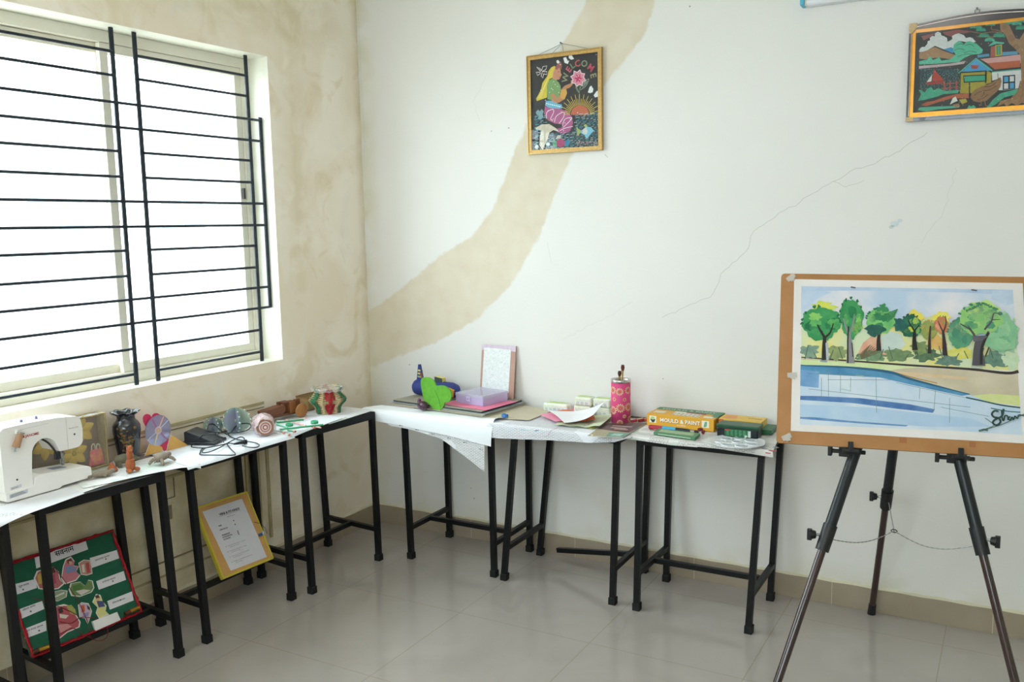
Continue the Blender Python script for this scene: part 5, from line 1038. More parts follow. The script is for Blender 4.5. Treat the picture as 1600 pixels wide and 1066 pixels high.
# ------------------------------------------------------------------ matchstick lantern
ln = thing('matchstick_lantern', 'hexagonal lantern of stacked matchsticks with red and green yarn, near the corner', 'lantern', (.205, -.585, T+.0104), .35)
MS = mat('d8c49a', .7, c2='c4ad80', scale=30); H_ = .118; NL = 30
prof = lambda s: .060+.030*math.exp(-((s-.52)/.20)**2)+.012*(s > .86)*(s-.86)/.14
mb = MB()
for i in range(NL):
    s_ = i/(NL-1); R = prof(s_)
    for k in range(3):
        t = 2*PI*k/3+(PI/3 if i % 2 else 0); a_ = Vector((R*math.cos(t-.62), R*math.sin(t-.62), .003+s_*H_)); b_ = Vector((R*math.cos(t+.62), R*math.sin(t+.62), .003+s_*H_)); mb.bar(a_, b_, .0032, .0032, MS)
mb.build('matchstick_wall', ln)
MB().cyl((0, 0, 0.0002), (0, 0, .003), .056, .056, MS, 6).build('base', ln)
YR = mat('a8222c', .9, bump=.9, bscale=300); YGR = mat('2f7a55', .9, bump=.9, bscale=300)
for k in range(6):
    t = 2*PI*k/6; mb = MB(); m = YR if k in (5, 2) else YGR
    for i in range(40):
        s_ = i/39; R = prof(s_)*math.cos(.02)+.0015; w_ = (.15+.22*abs(math.sin(s_*PI*2))) if m is YR else .20
        if m is YR and .42 < s_ < .58: w_ = .10
        ps = [Vector(((R-.008*abs(q)/.4)*math.cos(t+q), (R-.008*abs(q)/.4)*math.sin(t+q), .003+s_*H_+.0012*math.sin(i*3+q*9))) for q in (-w_, -w_/2, 0, w_/2, w_)]; mb.tube(ps, .0021, m, 5)
    mb.build('yarn_wrap', ln)
FL2 = mat('f2eff0', .1, alpha=.28, spec=.9, bump=.8, bscale=100)
MB().lathe([(.072, H_-.010), (.077, H_+.002), (.073, H_+.006), (.066, H_+.003)], FL2, n=40, fn=lambda r, z, t: (r*(1+.05*math.sin(9*t)), z+.003*math.sin(13*t))).build('clear_film', ln)
# ------------------------------------------------------------------ red tinsel board under the desks
zb = .1690; cs = [(5, 345), (690, 130), (880, 630), (205, 915)]; c5 = lambda p: (p[0]/4.006, 800+p[1]/4.006)
def lean(cs, conv, zb, slope):
    b0 = at(*conv(cs[3]), Z=zb); b1 = at(*conv(cs[2]), Z=zb); e = (b1-b0).normalized(); nn = e.cross(Vector((slope, 0, 1))).normalized()
    nn = nn if nn.x > 0 else -nn
    P = [onplane(*conv(c), b0, nn) for c in cs]; return P, e, (nn.cross(e)).normalized(), nn
P, U_, V_, n_ = lean(cs, c5, zb, -.50)
bw_, bh_ = .424, .336
tb_ = frame_thing('display_board', 'green felt teaching board with red tinsel border leaning under the desks', 'board', P[3], U_, V_)
h5 = homog([cs[3], cs[2], cs[1], cs[0]], [(0, 0), (bw_, 0), (bw_, bh_), (0, bh_)])
GF = mat('1f6148', .9, c2='19543e', scale=30, bump=.4, bscale=200)
MB().box((bw_/2, bh_/2, -.008), (bw_, bh_, .014), GF).build('panel', tb_)
RT = mat('c21f2e', .25, .5, c2='7f1018', scale=150, bump=1, bscale=300)
mb = MB(); r_ = random.Random(2); cor = [(0, 0), (bw_, 0), (bw_, bh_), (0, bh_), (0, 0)]
for off_, rr in ((0, .0045), (.005, .003)):
    pts = []
    for (x0, y0), (x1, y1) in zip(cor, cor[1:]):
        for i in range(24): t = i/24; pts.append((x0+(x1-x0)*t+r_.uniform(-.002, .002)-off_*(1 if x0+x1 > bw_ else -1)*(x0 == x1), y0+(y1-y0)*t+r_.uniform(-.002, .002)+off_*(1 if y0+y1 < bh_ else -1)*(y0 == y1), .001+r_.uniform(0, .005)))
    mb.tube(pts+[pts[0]], rr, RT, 6)
mb.build('tinsel_border', tb_)
A = Art(h5, .0003, 6e-5)
WHT = mat('e4dfe4', .7)
DV = mat('2b2730', .7)
def plate(pts, txt, size, pos, dots=True, k=1):
    q = [h5(p) for p in pts]; d = Vector(q[1])-Vector(q[0]); an = math.atan2(d.y, d.x)
    m = MB(); m.flat(q, WHT, .0012); m.prism(q, -.0008, .0011, WHT)
    o_ = h5(pos); m.text(txt, size, DV, o_, .0014, an, bold=.0001)
    if dots: c_ = h5(dots); m.flat(circ(c_, .0032, 8), mat('5a5048', .4), .0016)
    m.build('word_card', tb_)
plate([(225, 360), (545, 245), (528, 188), (212, 285)], '', .01, (300, 300), None)
# heading drawn letter by letter
m = MB(); q0 = h5((345, 288)); d = Vector(h5((460, 250)))-Vector(q0); an = math.atan2(d.y, d.x); m.text('सवनाम', .027, DV, q0, .0018, an, bold=.0005)
e_ = Vector((math.cos(an), math.sin(an))); f_ = Vector((-e_.y, e_.x)); rp = Vector(q0)+e_*.031+f_*.021; draw(m, [tuple(rp+e_*(.004*math.cos(t))+f_*(.004*math.sin(t))) for t in (-.5, .3, 1.1, 1.9, 2.7)], .0013, DV, .0019); m.build('heading', tb_)
plate([(572, 358), (738, 300), (722, 250), (556, 298)], 'सबधवाचक सवनाम', .0085, (590, 318), (655, 305))
plate([(615, 492), (782, 432), (766, 378), (598, 440)], 'अनिशचय सवनाम', .0085, (636, 452), (700, 440))
plate([(685, 615), (830, 558), (820, 503), (668, 562)], 'निजवाचक सवनाम', .0080, (700, 580), (748, 556))
plate([(105, 520), (228, 480), (220, 425), (95, 455)], 'पुरुष वाचक', .0090, (115, 478), (142, 490)); plate([(135, 670), (275, 610), (262, 560), (122, 610)], 'निशचय वाचक', .0090, (140, 625), (190, 625)); plate([(155, 795), (290, 745), (285, 682), (148, 735)], 'पशन वाचक सवनाम', .0085, (160, 755), (243, 745))
def cut(pts, c_, name='cutout', extra=()):
    a2 = Art(h5, .0008, 8e-5); cx = sum(p[0] for p in pts)/len(pts); cy = sum(p[1] for p in pts)/len(pts)
    a2.mb.prism([h5((cx+(x-cx)*1.10, cy+(y-cy)*1.10)) for x, y in pts], -.0006, .0007, mat('e9e2da', .7)); a2.poly(pts, c_)
    for e in extra:
        if e[0] == 'l': a2.line(e[1], e[2], e[3])
        else: a2.poly(e[0], e[1])
    a2.mb.build(name, tb_)
cut([(395, 350), (410, 310), (440, 295), (460, 320), (455, 345), (485, 350), (470, 380), (495, 400), (470, 430), (410, 450), (385, 420)], 'c87a86', extra=[([(405, 350), (455, 345), (480, 375), (410, 392)], '7f8fb5'), ([(415, 310), (440, 300), (450, 320), (435, 338), (418, 330)], '6a4038'), ([(425, 318), (445, 315), (448, 335), (430, 340)], 'd9a58c')])
cut([(490, 330), (520, 312), (555, 315), (565, 350), (570, 390), (540, 400), (505, 395), (498, 360)], 'b98a7c', extra=[([(530, 330), (550, 325), (560, 385), (540, 392)], 'b5494a'), ([(505, 340), (522, 335), (528, 385), (512, 388)], 'd9d0c0')])
cut([(218, 420), (235, 380), (275, 370), (330, 358), (360, 385), (370, 430), (395, 450), (360, 480), (300, 490), (245, 480)], 'b8686e', extra=[([(300, 360), (335, 352), (345, 385), (310, 395)], '5a3430'), ([(230, 400), (255, 390), (262, 450), (238, 460)], 'c9a84a'), ([(290, 400), (340, 395), (350, 450), (300, 470)], 'a84a58')])
cut([(435, 490), (445, 455), (500, 445), (530, 470), (545, 435), (570, 440), (580, 480), (565, 505), (500, 530), (450, 525)], '6f8a54', extra=[([(450, 470), (500, 455), (520, 480), (490, 500), (455, 500)], '4f7a3c'), ([(470, 500), (520, 490), (565, 495), (505, 525)], 'd9d0c8')])
cut([(320, 510), (380, 495), (415, 500), (410, 535), (360, 560), (330, 550)], '8f9a7c', extra=[('l', [(330, 540), (400, 510)], 10, 'd9d3c6')])
cut([(490, 590), (510, 575), (550, 580), (570, 625), (560, 660), (548, 700), (530, 665), (500, 660)], 'c9b2c4', extra=[([(505, 590), (525, 585), (530, 625), (510, 635)], 'c9603a'), ([(515, 635), (555, 630), (550, 655), (520, 660)], '9a8ab5'), ([(540, 585), (560, 600), (560, 620), (545, 610)], '4a3a3a')])
cut([(580, 570), (600, 525), (625, 530), (640, 570), (660, 590), (655, 620), (675, 640), (620, 665), (600, 630), (610, 600)], 'd6cf8a', extra=[([(600, 560), (640, 562), (655, 595), (615, 602)], '4f5480'), ([(590, 530), (612, 522), (622, 545), (600, 552)], '5a3828'), ([(600, 545), (618, 542), (620, 560), (604, 562)], 'd9a58c')])
cut([(345, 600), (400, 590), (440, 600), (470, 650), (495, 690), (490, 720), (420, 750), (370, 790), (350, 770), (345, 690)], 'b5525c', extra=[([(410, 590), (445, 585), (470, 615), (480, 650), (440, 640)], 'a9a85a'), ([(370, 640), (430, 650), (410, 670), (375, 665)], 'd9d0c0'), ([(360, 710), (420, 700), (450, 720), (380, 760)], 'c98a8a'), ([(360, 610), (385, 600), (395, 630), (370, 640)], '3a2a2a')])
q = [h5(p) for p in ((590, 750), (745, 682), (722, 632), (568, 690))]; MB().prism(q, .0002, .012, mat('e9e6e4', .6)).build('switch_box', tb_, .002)
for (x0, y0), (x1, y1) in (((195, 885), (300, 845)), ((770, 645), (855, 605))):
    p0, p1 = h5((x0, y0)), h5((x1, y1)); MB().cyl((p0[0], p0[1], .011), (p1[0], p1[1], .011), .0075, .0075, mat('c9963c', .3, .7), 14).cyl((p0[0]*.65+p1[0]*.35, p0[1]*.65+p1[1]*.35, .011), (p0[0], p0[1], .011), .0078, .0078, mat('6a3a2c', .4, .3), 14).build('battery', tb_)
mb = MB()
for pts in ([(330, 350), (400, 440), (470, 540), (540, 680), (560, 780), (610, 808), (660, 790), (670, 740), (640, 690), (590, 670), (500, 665), (440, 700), (370, 690)], [(200, 545), (260, 560), (400, 610), (480, 650)], [(370, 770), (450, 730), (520, 770), (560, 790)]): mb.tube([(*h5(p[:2]), .004) for p in curve([(*q, 0) for q in pts], 5)], .0012, mat('7a1620', .5), 6)
mb.build('wire', tb_)
# ------------------------------------------------------------------ yellow-edged notice under the second desk
zb = .1685; cs = [(105, 545), (370, 460), (515, 830), (235, 945)]; c7 = lambda p: (280+p[0]/3.553, 640+p[1]/3.553)
P, U_, V_, n_ = lean(cs, c7, zb, -.55); nw, nh = (P[2]-P[3]).length, .5*((P[0]-P[3]).length+(P[1]-P[2]).length)
nb_ = frame_thing('notice_board', 'tan notice board with yellow edge and white VERB sheet, leaning under a desk', 'board', P[3]+n_*.012, U_, V_)
h7 = homog([cs[3], cs[2], cs[1], cs[0]], [(0, 0), (nw, 0), (nw, nh), (0, nh)])
MB().box((nw/2, nh/2, -.008), (nw, nh, .014), mat('cfa061', .7, c2='c49354', scale=20)).build('panel', nb_)
mb = MB(); YE = mat('cdbb3a', .5)
rect_frame(mb, nw, nh, .006, .004, YE, -.002)
for c, d in (((-.0012, nh/2, -.008), (.002, nh, .016)), ((nw+.0012, nh/2, -.008), (.002, nh, .016)), ((nw/2, -.0012, -.008), (nw, .002, .016)), ((nw/2, nh+.0012, -.008), (nw, .002, .016))): mb.box(c, d, YE)
mb.build('edge_tape', nb_)
ps = [h7(p) for p in ((278, 898), (478, 822), (345, 497), (140, 565))]; m = MB(); m.prism(ps, -.0008, .0002, mat('d9d6dc', .7))
d = Vector(ps[1])-Vector(ps[0]); an = math.atan2(d.y, d.x); ux = d.normalized(); uy = Vector((-ux.y, ux.x)); org = Vector(ps[0])
hgt = (Vector(ps[3])-org).dot(uy); wid = d.length
def tx(s_, sz, x, y, bold=0, al='LEFT'): p = org+ux*x+uy*y; m.text(s_, sz, mat('46444c', .7), p, .0006, an, bold=bold, align=al)
tx('VERB & ITS KINDS', .0135, wid*.5, hgt*.86, .0006, 'CENTER'); p = org+ux*wid*.2+uy*hgt*.845; q = org+ux*wid*.8+uy*hgt*.845; draw(m, [tuple(p), tuple(q)], .0008, mat('46444c', .7), .0006)
tx('(Word of action)', .006, wid*.5, hgt*.80, 0, 'CENTER'); tx('VERB', .0075, wid*.10, hgt*.70, .0003); tx('DEFINITION', .0075, wid*.10, hgt*.635, .0003)
for i, w in enumerate(('TRANSITIVE', 'INTRANSITIVE', 'AUXILIARY')): tx(w, .0078, wid*.10, hgt*(.545-i*.035), .0003)
for fy in (.72, .655, .54, .515, .49): p = org+ux*wid*.52+uy*hgt*fy; m.flat(circ(p, .003, 8), mat('3a3840', .5), .0006)
for i in range(4):
    p = org+ux*wid*.10+uy*hgt*(.37-i*.085); m.flat(circ(p, .0018, 8), mat('3a3840', .5), .0006); tx(('A verb tells what a person or thing does.', 'It may take an object after it: transitive.', 'It may need no object at all: intransitive.', 'A helping verb stands before the main verb.')[i], .0058, wid*.14, hgt*(.365-i*.085)); tx(('e.g. Ram reads a book.', 'e.g. She sings a song.', 'e.g. The baby sleeps.', 'e.g. He is playing.')[i], .0055, wid*.18, hgt*(.34-i*.085))
m.build('text_sheet', nb_)
c_ = h7((440, 695)); MB().box((c_[0], c_[1], .004), (.020, .012, .006), mat('2f5f8f', .4), rz=an).box((c_[0]+.014, c_[1]+.003, .006), (.012, .016, .008), mat('c6c9cf', .3, .6), rz=an).build('switch', nb_, .001)
MB().tube([(*h7(p), .004) for p in ((405, 625), (440, 632), (465, 660), (475, 690))], .001, cm, 6).build('wire', nb_)
# ================================================================== the tables along the back wall
KR = mat('cfc6b0', .8, c2='bfb59c', scale=12)
def ppaper(name, label, cat, back, front, m, zb, Yf, nu=20, nv=16, ye=-.401, thick=.0004, curl=None):
    """sheet lying on the desk whose front hangs over the edge; back, front: photo points of the left and right corners"""
    B = [at(*p, Z=zb) for p in back]; Fp = [at(*p, Y=Yf) for p in front]; c = (B[0]+B[1])/2
    def fn(u, v):
        b = B[0].lerp(B[1], u); k = u*(len(Fp)-1); i = min(int(k), len(Fp)-2); f = Fp[i].lerp(Fp[i+1], k-i)
        r = (ye-b.y)/(f.y-b.y) if abs(f.y-b.y) > 1e-6 else 1; r = max(0, min(1, r)); e = Vector((b.x+(f.x-b.x)*r, ye, zb+.0006)); vs = .62
        if v <= vs: p = b.lerp(e, v/vs)
        else:
            t = (v-vs)/(1-vs); m_ = Vector((e.x, f.y-.004, zb+.002)); p = e*(1-t)**2+m_*2*t*(1-t)+f*t*t
        if curl: p = p+curl(u, v)
        return p-c
    mb = MB(); mb.grid(fn, nu, nv, m, thick); o = mb.build(name); o.location = c; return tag(o, label, cat)
hang = ppaper('newspaper', 'newspaper drooping over the desk front below the big white sheet', 'newspaper', [(625, 640), (790, 652)], [(606, 664), (645, 672), (690, 686), (757, 737)], N2, T+.0008, -.425)
MB_ = MB(); 
for i in range(6):
    q = at(625+i*25, 665+i*6.6+(i > 4)*4, Y=-.432); MB_.box(q-hang.location, (.010, .0008, .003), mat('55565a', .7)).box(q-hang.location+Vector((.012, 0, 0)), (.003, .0008, .003), mat('1d1d20', .7))
MB_.build('registration_marks', hang)
n6 = news_mat(6, 'e7e8ee', '9a9ba0', .15, 5)
nw2 = ppaper('newspaper', 'newspaper with a pink-lined advert hanging over the desk left of the brown brochure', 'newspaper', [(775, 645), (1010, 655)], [(762, 684), (800, 686), (860, 688), (920, 692), (960, 691), (985, 684)], n6, T+.0012, -.425, ye=-.4155)
PL = mat('c98aa6', .6)
mb = MB(); zz = T+.0030
for a_, b_ in (((782, 681), (855, 682)), ((855, 682), (862, 672)), ((862, 672), (872, 668))):
    p, q = at(*a_, Z=zz), at(*b_, Z=zz); mb.bar(p-nw2.location, q-nw2.location, .002, .0004, PL)
for x, y, w_, h_, c_ in ((820, 672, .035, .010, 'b9d6e2'), (838, 673, .014, .014, '6f86b5'), (848, 673, .012, .006, 'bfe0dc'), (806, 670, .012, .004, '8a8c98')):
    q = at(x, y, Z=zz)-nw2.location; mb.box(q, (w_, h_*1.6, .0004), mat(c_, .6))
mb.build('advert_print', nw2)
n7 = news_mat(7, 'e3e2e0', '8a8886', .9, 22)
nw3 = ppaper('newspaper', 'newspaper with a grid of small photos beneath the marker pen', 'newspaper', [(1005, 655), (1130, 664)], [(972, 685), (1010, 690), (1050, 696), (1090, 699)], n7, T+.0016, -.398, ye=-.388)
nw4 = ppaper('newspaper', 'newspaper with red headline curling off the right end under the paint palette', 'newspaper', [(1085, 664), (1222, 672)], [(1075, 697), (1120, 701), (1165, 708), (1208, 715), (1229, 694)][:4], news_mat(8, 'dfdddb', '8a8886', .8, 14), T+.0022, -.398, ye=-.388)
for x, y, w_, c_ in ((1207, 704, .03, 'b5474f'), (1200, 708, .02, 'b5474f'), (1212, 699, .022, '8f99a6'), (1195, 701, .02, '9aa3ad')): q = at(x, y, Z=T+.0042)-nw4.location; MB().box(q+Vector((0, 0, -.0004)), (w_, .012, .0004), mat(c_, .6), rz=-.1).build('headline_print', nw4)
# big white sheet
WS = mat('f3f5f8', .65, c2='eff1f6', scale=3)
ppaper('paper_sheet', 'large blank white sheet with curling right edge, hanging over the desk front', 'paper', [(596, 633), (795, 654)], [(560, 653), (620, 664), (700, 681), (767, 698)], WS, T+.0052, -.43, nu=28, nv=20, curl=lambda u, v: Vector((.0, 0, .012*max(0, (u-.86)/.14)**2*math.sin(PI*min(1, v*1.0)))))
cr = MB(); r_ = random.Random(3); cr.ell((0, 0, .008), (.018, .013, .009), mat('3f7fc6', .6, c2='2f66a8', scale=80, bump=1, bscale=200), 10, 6, fn=lambda p: p*(1+.35*math.sin(p.x*400)*math.cos(p.y*500))); o = cr.build('paper_scrap'); o.location = at(788, 652, Z=T+.010); o.location.z = T+.0085; tag(o, 'small crumpled bright blue paper scrap at the corner of the big white sheet', 'paper')
# kraft sheet to the right of the folders
sheet('paper_sheet', 'beige brown paper sheet between the folder stack and the pink papers', 'paper', [(.93, -.36), (1.16, -.33), (1.16, -.06), (.95, -.04)], T+.0062, KR, 'B', wav=.0006, droop=.2)
# ------------------------------------------------------------------ stack of folders
FCOL = [('cfc6b2', 'cream card file at the bottom of the folder stack', .0034), ('b9b09c', 'tan card file second from the bottom of the folder stack', .0030), ('e2dccf', 'off-white card file third from the bottom of the folder stack', .0030), ('9fa8ac', 'blue-grey file fourth from the bottom of the folder stack', .0030), ('2f353c', 'charcoal file second from the top of the folder stack', .0036), ('b3a994', 'mottled beige printed file on top of the folder stack', .0028)]
z = T+.0074; r_ = random.Random(6)
FQ = [(.365, -.305), (.940, -.365), (.975, -.045), (.405, -.035)]
for i, (c_, lab, th) in enumerate(FCOL):
    dx, dy, an = r_.uniform(-.008, .012), r_.uniform(-.010, .006), r_.uniform(-.012, .012)
    q = [(x+dx-.02*(i > 3)*(x > .6), y+dy+.004*i) for x, y in FQ]; cx = sum(p[0] for p in q)/4; cy = sum(p[1] for p in q)/4
    loc = [((x-cx)*math.cos(an)-(y-cy)*math.sin(an), (x-cx)*math.sin(an)+(y-cy)*math.cos(an)) for x, y in q]
    mb = MB(); m = mat(c_, .6, c2=('8f8f88' if i == 5 else None), scale=12); mb.prism(loc, 0, .0012, m); mb.prism(loc, th-.0010, th, m); o = mb.prism([(x*.985, y*.975) for x, y in loc], .0010, th-.0008, mat('e9e5dc', .8)).build('file_folder')
    o.location = (cx, cy, z); tag(o, lab, 'folder'); z += th+.0012
ZF = z
# leaf, aubergine
LG = mat('6fb53c', .9, c2='5a9e2e', scale=40, bump=1, bscale=120); f5a = lambda x, y: (640+x/9.693, 550+y/9.693)
pts = [(175, 450), (195, 410), (245, 395), (310, 405), (360, 440), (390, 480), (410, 525), (480, 520), (550, 535), (610, 580), (640, 650), (625, 730), (590, 775), (540, 775), (525, 820), (490, 870), (435, 905), (385, 895), (340, 845), (290, 800), (235, 770), (215, 700), (195, 620), (180, 530)]
YL_ = -.330; W3 = [at(*f5a(*p), Y=YL_) for p in pts]; cx = sum(p.x for p in W3)/len(W3); zlow = T+.0085; dz = zlow-min(p.z for p in W3)
lf = thing('paper_leaf', 'fuzzy bright green leaf cutout standing in front of the blue rocket', 'leaf', (cx, YL_, zlow))
mb = MB(); mb.M = Matrix(((1, 0, 0, 0), (0, 0, -1, 0), (0, 1, 0, 0), (0, 0, 0, 1))) @ Matrix.Rotation(0, 4, 'X')
o2 = [tuple(p) for p in curve([(p.x-cx, p.z+dz-zlow, 0) for p in W3]+[(W3[0].x-cx, W3[0].z+dz-zlow, 0)], 3)][:-1]
mb.prism([(x, y) for x, y, _ in o2], -.004, .004, LG); mb.build('leaf_blade', lf, .002)
mb = MB(); mb.tube([( .0, -.0045, .10), (.02, -.0045, .06), (.03, -.0045, .02)], .0012, mat('4f8f2a', .8), 6); mb.build('leaf_vein', lf)
au = thing('aubergine', 'small dark purple aubergine lying below the green leaf', 'aubergine', (at(667, 633, Y=-.315).x, -.355, T+.0087), -.25)
MB().ell((0, 0, .0245), (.034, .021, .0225), mat('4f1f42', .3, c2='3a1633', scale=20, clear=.4), 24, 14, fn=lambda p: Vector((p.x, p.y*(1+.25*p.x/.03), p.z*(1+.1*p.x/.03)))).build('body', au); MB().tube(curve([(-.024, 0, .030), (-.026, .004, .042), (-.022, .006, .052)], 5), .008, mat('6a3a5c', .5), 10, rs=None).build('stalk', au)
# rocket
RK = mat('2f3f8f', .55, c2='253271', scale=15); RKL = mat('4a68b8', .5); RY_ = mat('e0cf6a', .6); RB_ = mat('8a4f40', .7); RO = mat('d99a3c', .6)
ra, rb = at(652, 600, Y=-.13), at(720, 607, Y=-.13); ctr = (ra+rb)/2; Lr = (rb.x-ra.x)/2*1.08
rk = thing('toy_rocket', 'blue cardboard toy plane with striped yellow tail fin lying on the folders', 'toy', (ctr.x, -.150, ZF+.0005), -.08)
RR = .041
MB().lathe([(0, -Lr), (.024, -Lr), (.037, -Lr+.012), (RR, -Lr+.03), (RR, Lr-.045), (.031, Lr-.015), (.012, Lr), (0, Lr+.003)], RK, (0, 0, RR+.0005), 12, axis=(1, 0, 0)).build('fuselage', rk)
MB().tube([(Lr, 0, RR), (Lr+.022, 0, RR+.001)], .003, mat('4fb4cf', .5), 8).build('nose_pin', rk)
XZr = lambda y: Matrix(((1, 0, 0, 0), (0, 0, -1, y), (0, 1, 0, 0), (0, 0, 0, 1)))
mb = MB(); mb.M = XZr(0); zf = 2*RR-.006
mb.prism([(-Lr+.018, zf), (-Lr+.062, zf-.004), (-Lr+.043, zf+.082), (-Lr+.031, zf+.082)], -.005, .005, RK); tf = mb.build('tail_fin', rk)
mb = MB(); mb.M = XZr(0)
for k, c_ in enumerate((RY_, RY_, mat('a9ad6a', .6))):
    zz = zf+.052-k*.016; w_ = .0085+k*.0028; c0 = -Lr+.0375+k*.001; mb.prism([(c0-w_, zz-.004), (c0+w_, zz-.005), (c0+w_-.001, zz+.004), (c0-w_+.001, zz+.004)], -.0056, .0056, c_)
mb.build('stripe', tf)
MB().bar((-Lr+.055, -.012, 2*RR+.035), (-Lr+.078, -.018, 2*RR-.022), .009, .006, RB_).build('strut', rk); MB().bar((.062-.01, -RR+.004, 2*RR-.018), (.018, -RR-.002, RR-.004), .007, .009, RB_).build('strut', rk)
MB().prism([(.000, 2*RR-.004), (.052, 2*RR-.004), (.050, 2*RR+.020), (.0, 2*RR+.026)], -.014, .014, mat('3a4748', .6), RY_).build('cockpit', rk) if False else None
mb = MB(); mb.M = XZr(0); mb.prism([(.000, 2*RR-.006), (.050, 2*RR-.008), (.049, 2*RR+.018), (.0, 2*RR+.024)], -.014, .014, mat('3a4748', .6), RY_); mb.build('cockpit', rk)
mb = MB(); mb.M = XZr(-RR-.0012)
mb.text('10P1', .030, mat('e6dfcf', .6), (-.014, RR+.006), 0, -.06, bold=.0012); mb.build('lettering', rk)
mb = MB(); mb.M = XZr(-RR-.0005) @ Matrix.Rotation(-.25, 4, 'Z'); c0 = (Lr-.036, RR+.028)
mb.prism([(c0[0]-.018, c0[1]-.020), (c0[0]+.018, c0[1]-.020), (c0[0]+.018, c0[1]+.018), (c0[0]-.018, c0[1]+.018)], -.008, .002, RO); mb.prism([(c0[0]-.009, c0[1]-.011), (c0[0]+.009, c0[1]-.011), (c0[0]+.009, c0[1]+.009), (c0[0]-.009, c0[1]+.009)], .0, .003, RK); mb.build('window_patch', rk)
# pink sheet and lilac box
PKP = mat('f08aa8', .7, c2='ea7c9c', scale=8)
o = MB().prism([(-.155, -.105), (.130, -.150), (.165, .09), (-.09, .10)], 0, .0016, PKP).build('paper_sheet'); o.location = (.805, -.185, ZF+.0006); tag(o, 'bright pink paper sheet under the lilac plastic case', 'paper')
lb = thing('plastic_case', 'translucent lilac plastic case with craft pieces inside, on the pink sheet', 'box', (.812, -.165, ZF+.0026), -.20)
LI = mat('dcd2f6', .12, alpha=.5, spec=.8, c2='d3c6f2', scale=6); LI2 = mat('eae5fa', .10, alpha=.4, spec=.9); bw3, bd3, bh3 = .178, .175, .048
mb = MB(); mb.box((0, 0, .001), (bw3, bd3, .002), LI)
for c, d in (((0, -bd3/2, .018), (bw3, .002, .034)), ((0, bd3/2, .018), (bw3, .002, .034)), ((-bw3/2, 0, .018), (.002, bd3, .034)), ((bw3/2, 0, .018), (.002, bd3, .034))): mb.box(c, d, LI)
mb.build('tray', lb)
mb = MB(); mb.box((0, 0, bh3), (bw3+.004, bd3+.004, .002), LI2)
for c, d in (((0, -bd3/2-.002, .041), (bw3+.004, .0015, .013)), ((0, bd3/2+.002, .041), (bw3+.004, .0015, .013)), ((-bw3/2-.002, 0, .041), (.0015, bd3, .013)), ((bw3/2+.002, 0, .041), (.0015, bd3, .013))): mb.box(c, d, LI2)
mb.build('lid', lb, .001)
MB().box((-.005, -bd3/2-.003, .026), (.026, .003, .022), mat('d9cdf2', .3)).box((-.005, -bd3/2-.005, .026), (.012, .002, .010), mat('b9a8dc', .3)).build('latch', lb, .001)
for nm, lab, c, d, c_ in (('crayon', 'orange crayon lying in the lilac plastic case, right side', (.872, -.150, ZF+.0105), (.012, .12, .010), 'eba25c'), ('notepad', 'grey notepad lying in the lilac plastic case', (.80, -.13, ZF+.012), (.10, .06, .014), '9aa0ae'), ('label_card', 'white label card standing inside the front of the lilac plastic case', (.765, -.236, ZF+.018), (.05, .002, .020), 'a9b0cf')):
    o = MB().box((0, 0, 0), d, mat(c_, .5)).build(nm, None, .001); o.location = c; o.rotation_euler.z = -.2; tag(o, lab, {'crayon': 'crayon', 'notepad': 'notepad', 'label_card': 'card'}[nm])
# framed glitter sheet leaning on the wall
fw, fh = .195, .262; ft = at(765, 533, Y=-.014); fb_ = Vector((ft.x-.018, -.060, T+.0125))
fr2 = frame_thing('mounted_sheet', 'pinkish brown board with a white speckled sheet, leaning on the wall behind the lilac case', 'board', (at(752, 612, Y=-.03).x, -.048, ZF+.0012), (1, 0, 0), (.09, .14, 1))
MB().prism([(0, 0), (fw, 0), (fw, fh), (0, fh)], -.006, .0, mat('c09a8a', .6, c2='b58c7c', scale=10)).build('panel', fr2, .001)
MB().prism([(0.0, fh-.028), (fw, fh-.028), (fw, fh), (0, fh)], 0, .0006, mat('e0cfe0', .5, c2='cdb4c6', scale=60)).build('top_strip', fr2)
mb = MB(); mb.prism([(.012, .035), (fw-.028, .030), (fw-.026, fh-.020), (.014, fh-.016)], .0006, .0014, mat('f1f2f0', .6, c2='dfe2e4', scale=60)); r_ = random.Random(8); gl = mat('b4b8bc', .4)
for _ in range(240): x = r_.uniform(.016, fw-.032); y = r_.uniform(.038, fh-.024); s_ = r_.uniform(.0006, .0014); mb.add([(x-s_, y-s_, .0016), (x+s_, y-s_, .0016), (x+s_, y+s_, .0016), (x-s_, y+s_, .0016)], [(0, 1, 2, 3)], gl)
mb.build('speckled_sheet', fr2)
# ------------------------------------------------------------------ clay packs
PKW = mat('ebece8', .25, c2='dde6c8', scale=14, contrast=.35, clear=.4, bump=.4, bscale=100); PKG = mat('b9d27a', .4)
def pack(x, y, z, w_, label, rz=0):
    t = thing('clay_pack', label, 'pack', (x, y, z), rz); h_ = .040
    MB().box((0, 0, h_/2), (w_, .055, h_), PKW).build('block', t, .008)
    mb = MB()
    for k in range(int(w_/.022)): mb.box((-w_/2+.018+k*.022, -.0278, .012), (.014, .0012, .014), mat('c6ccd2', .5)).box((-w_/2+.018+k*.022, -.0278, .030), (.016, .0012, .006), mat('e9efe0', .5))
    mb.box((0, 0, h_+.0002), (w_*.7, .03, .0012), PKG); mb.build('pack_print', t)
    return t
pack(1.178, -.075, T+.0036, .128, 'pale green wrapped clay pack lying furthest left behind the pink papers')
for (i, x) in enumerate((1.318, 1.412)):
    for j in range(2): pack(x+.004*j, -.075, T+.0036+.0412*j, .086, ['wrapped white clay pack, lower one of the left stack behind the white curled paper', 'wrapped white clay pack on top of the left stack behind the white curled paper', 'wrapped white clay pack, lower one of the stack next to the pink tube', 'wrapped white clay pack on top of the stack next to the pink tube'][i*2+j])
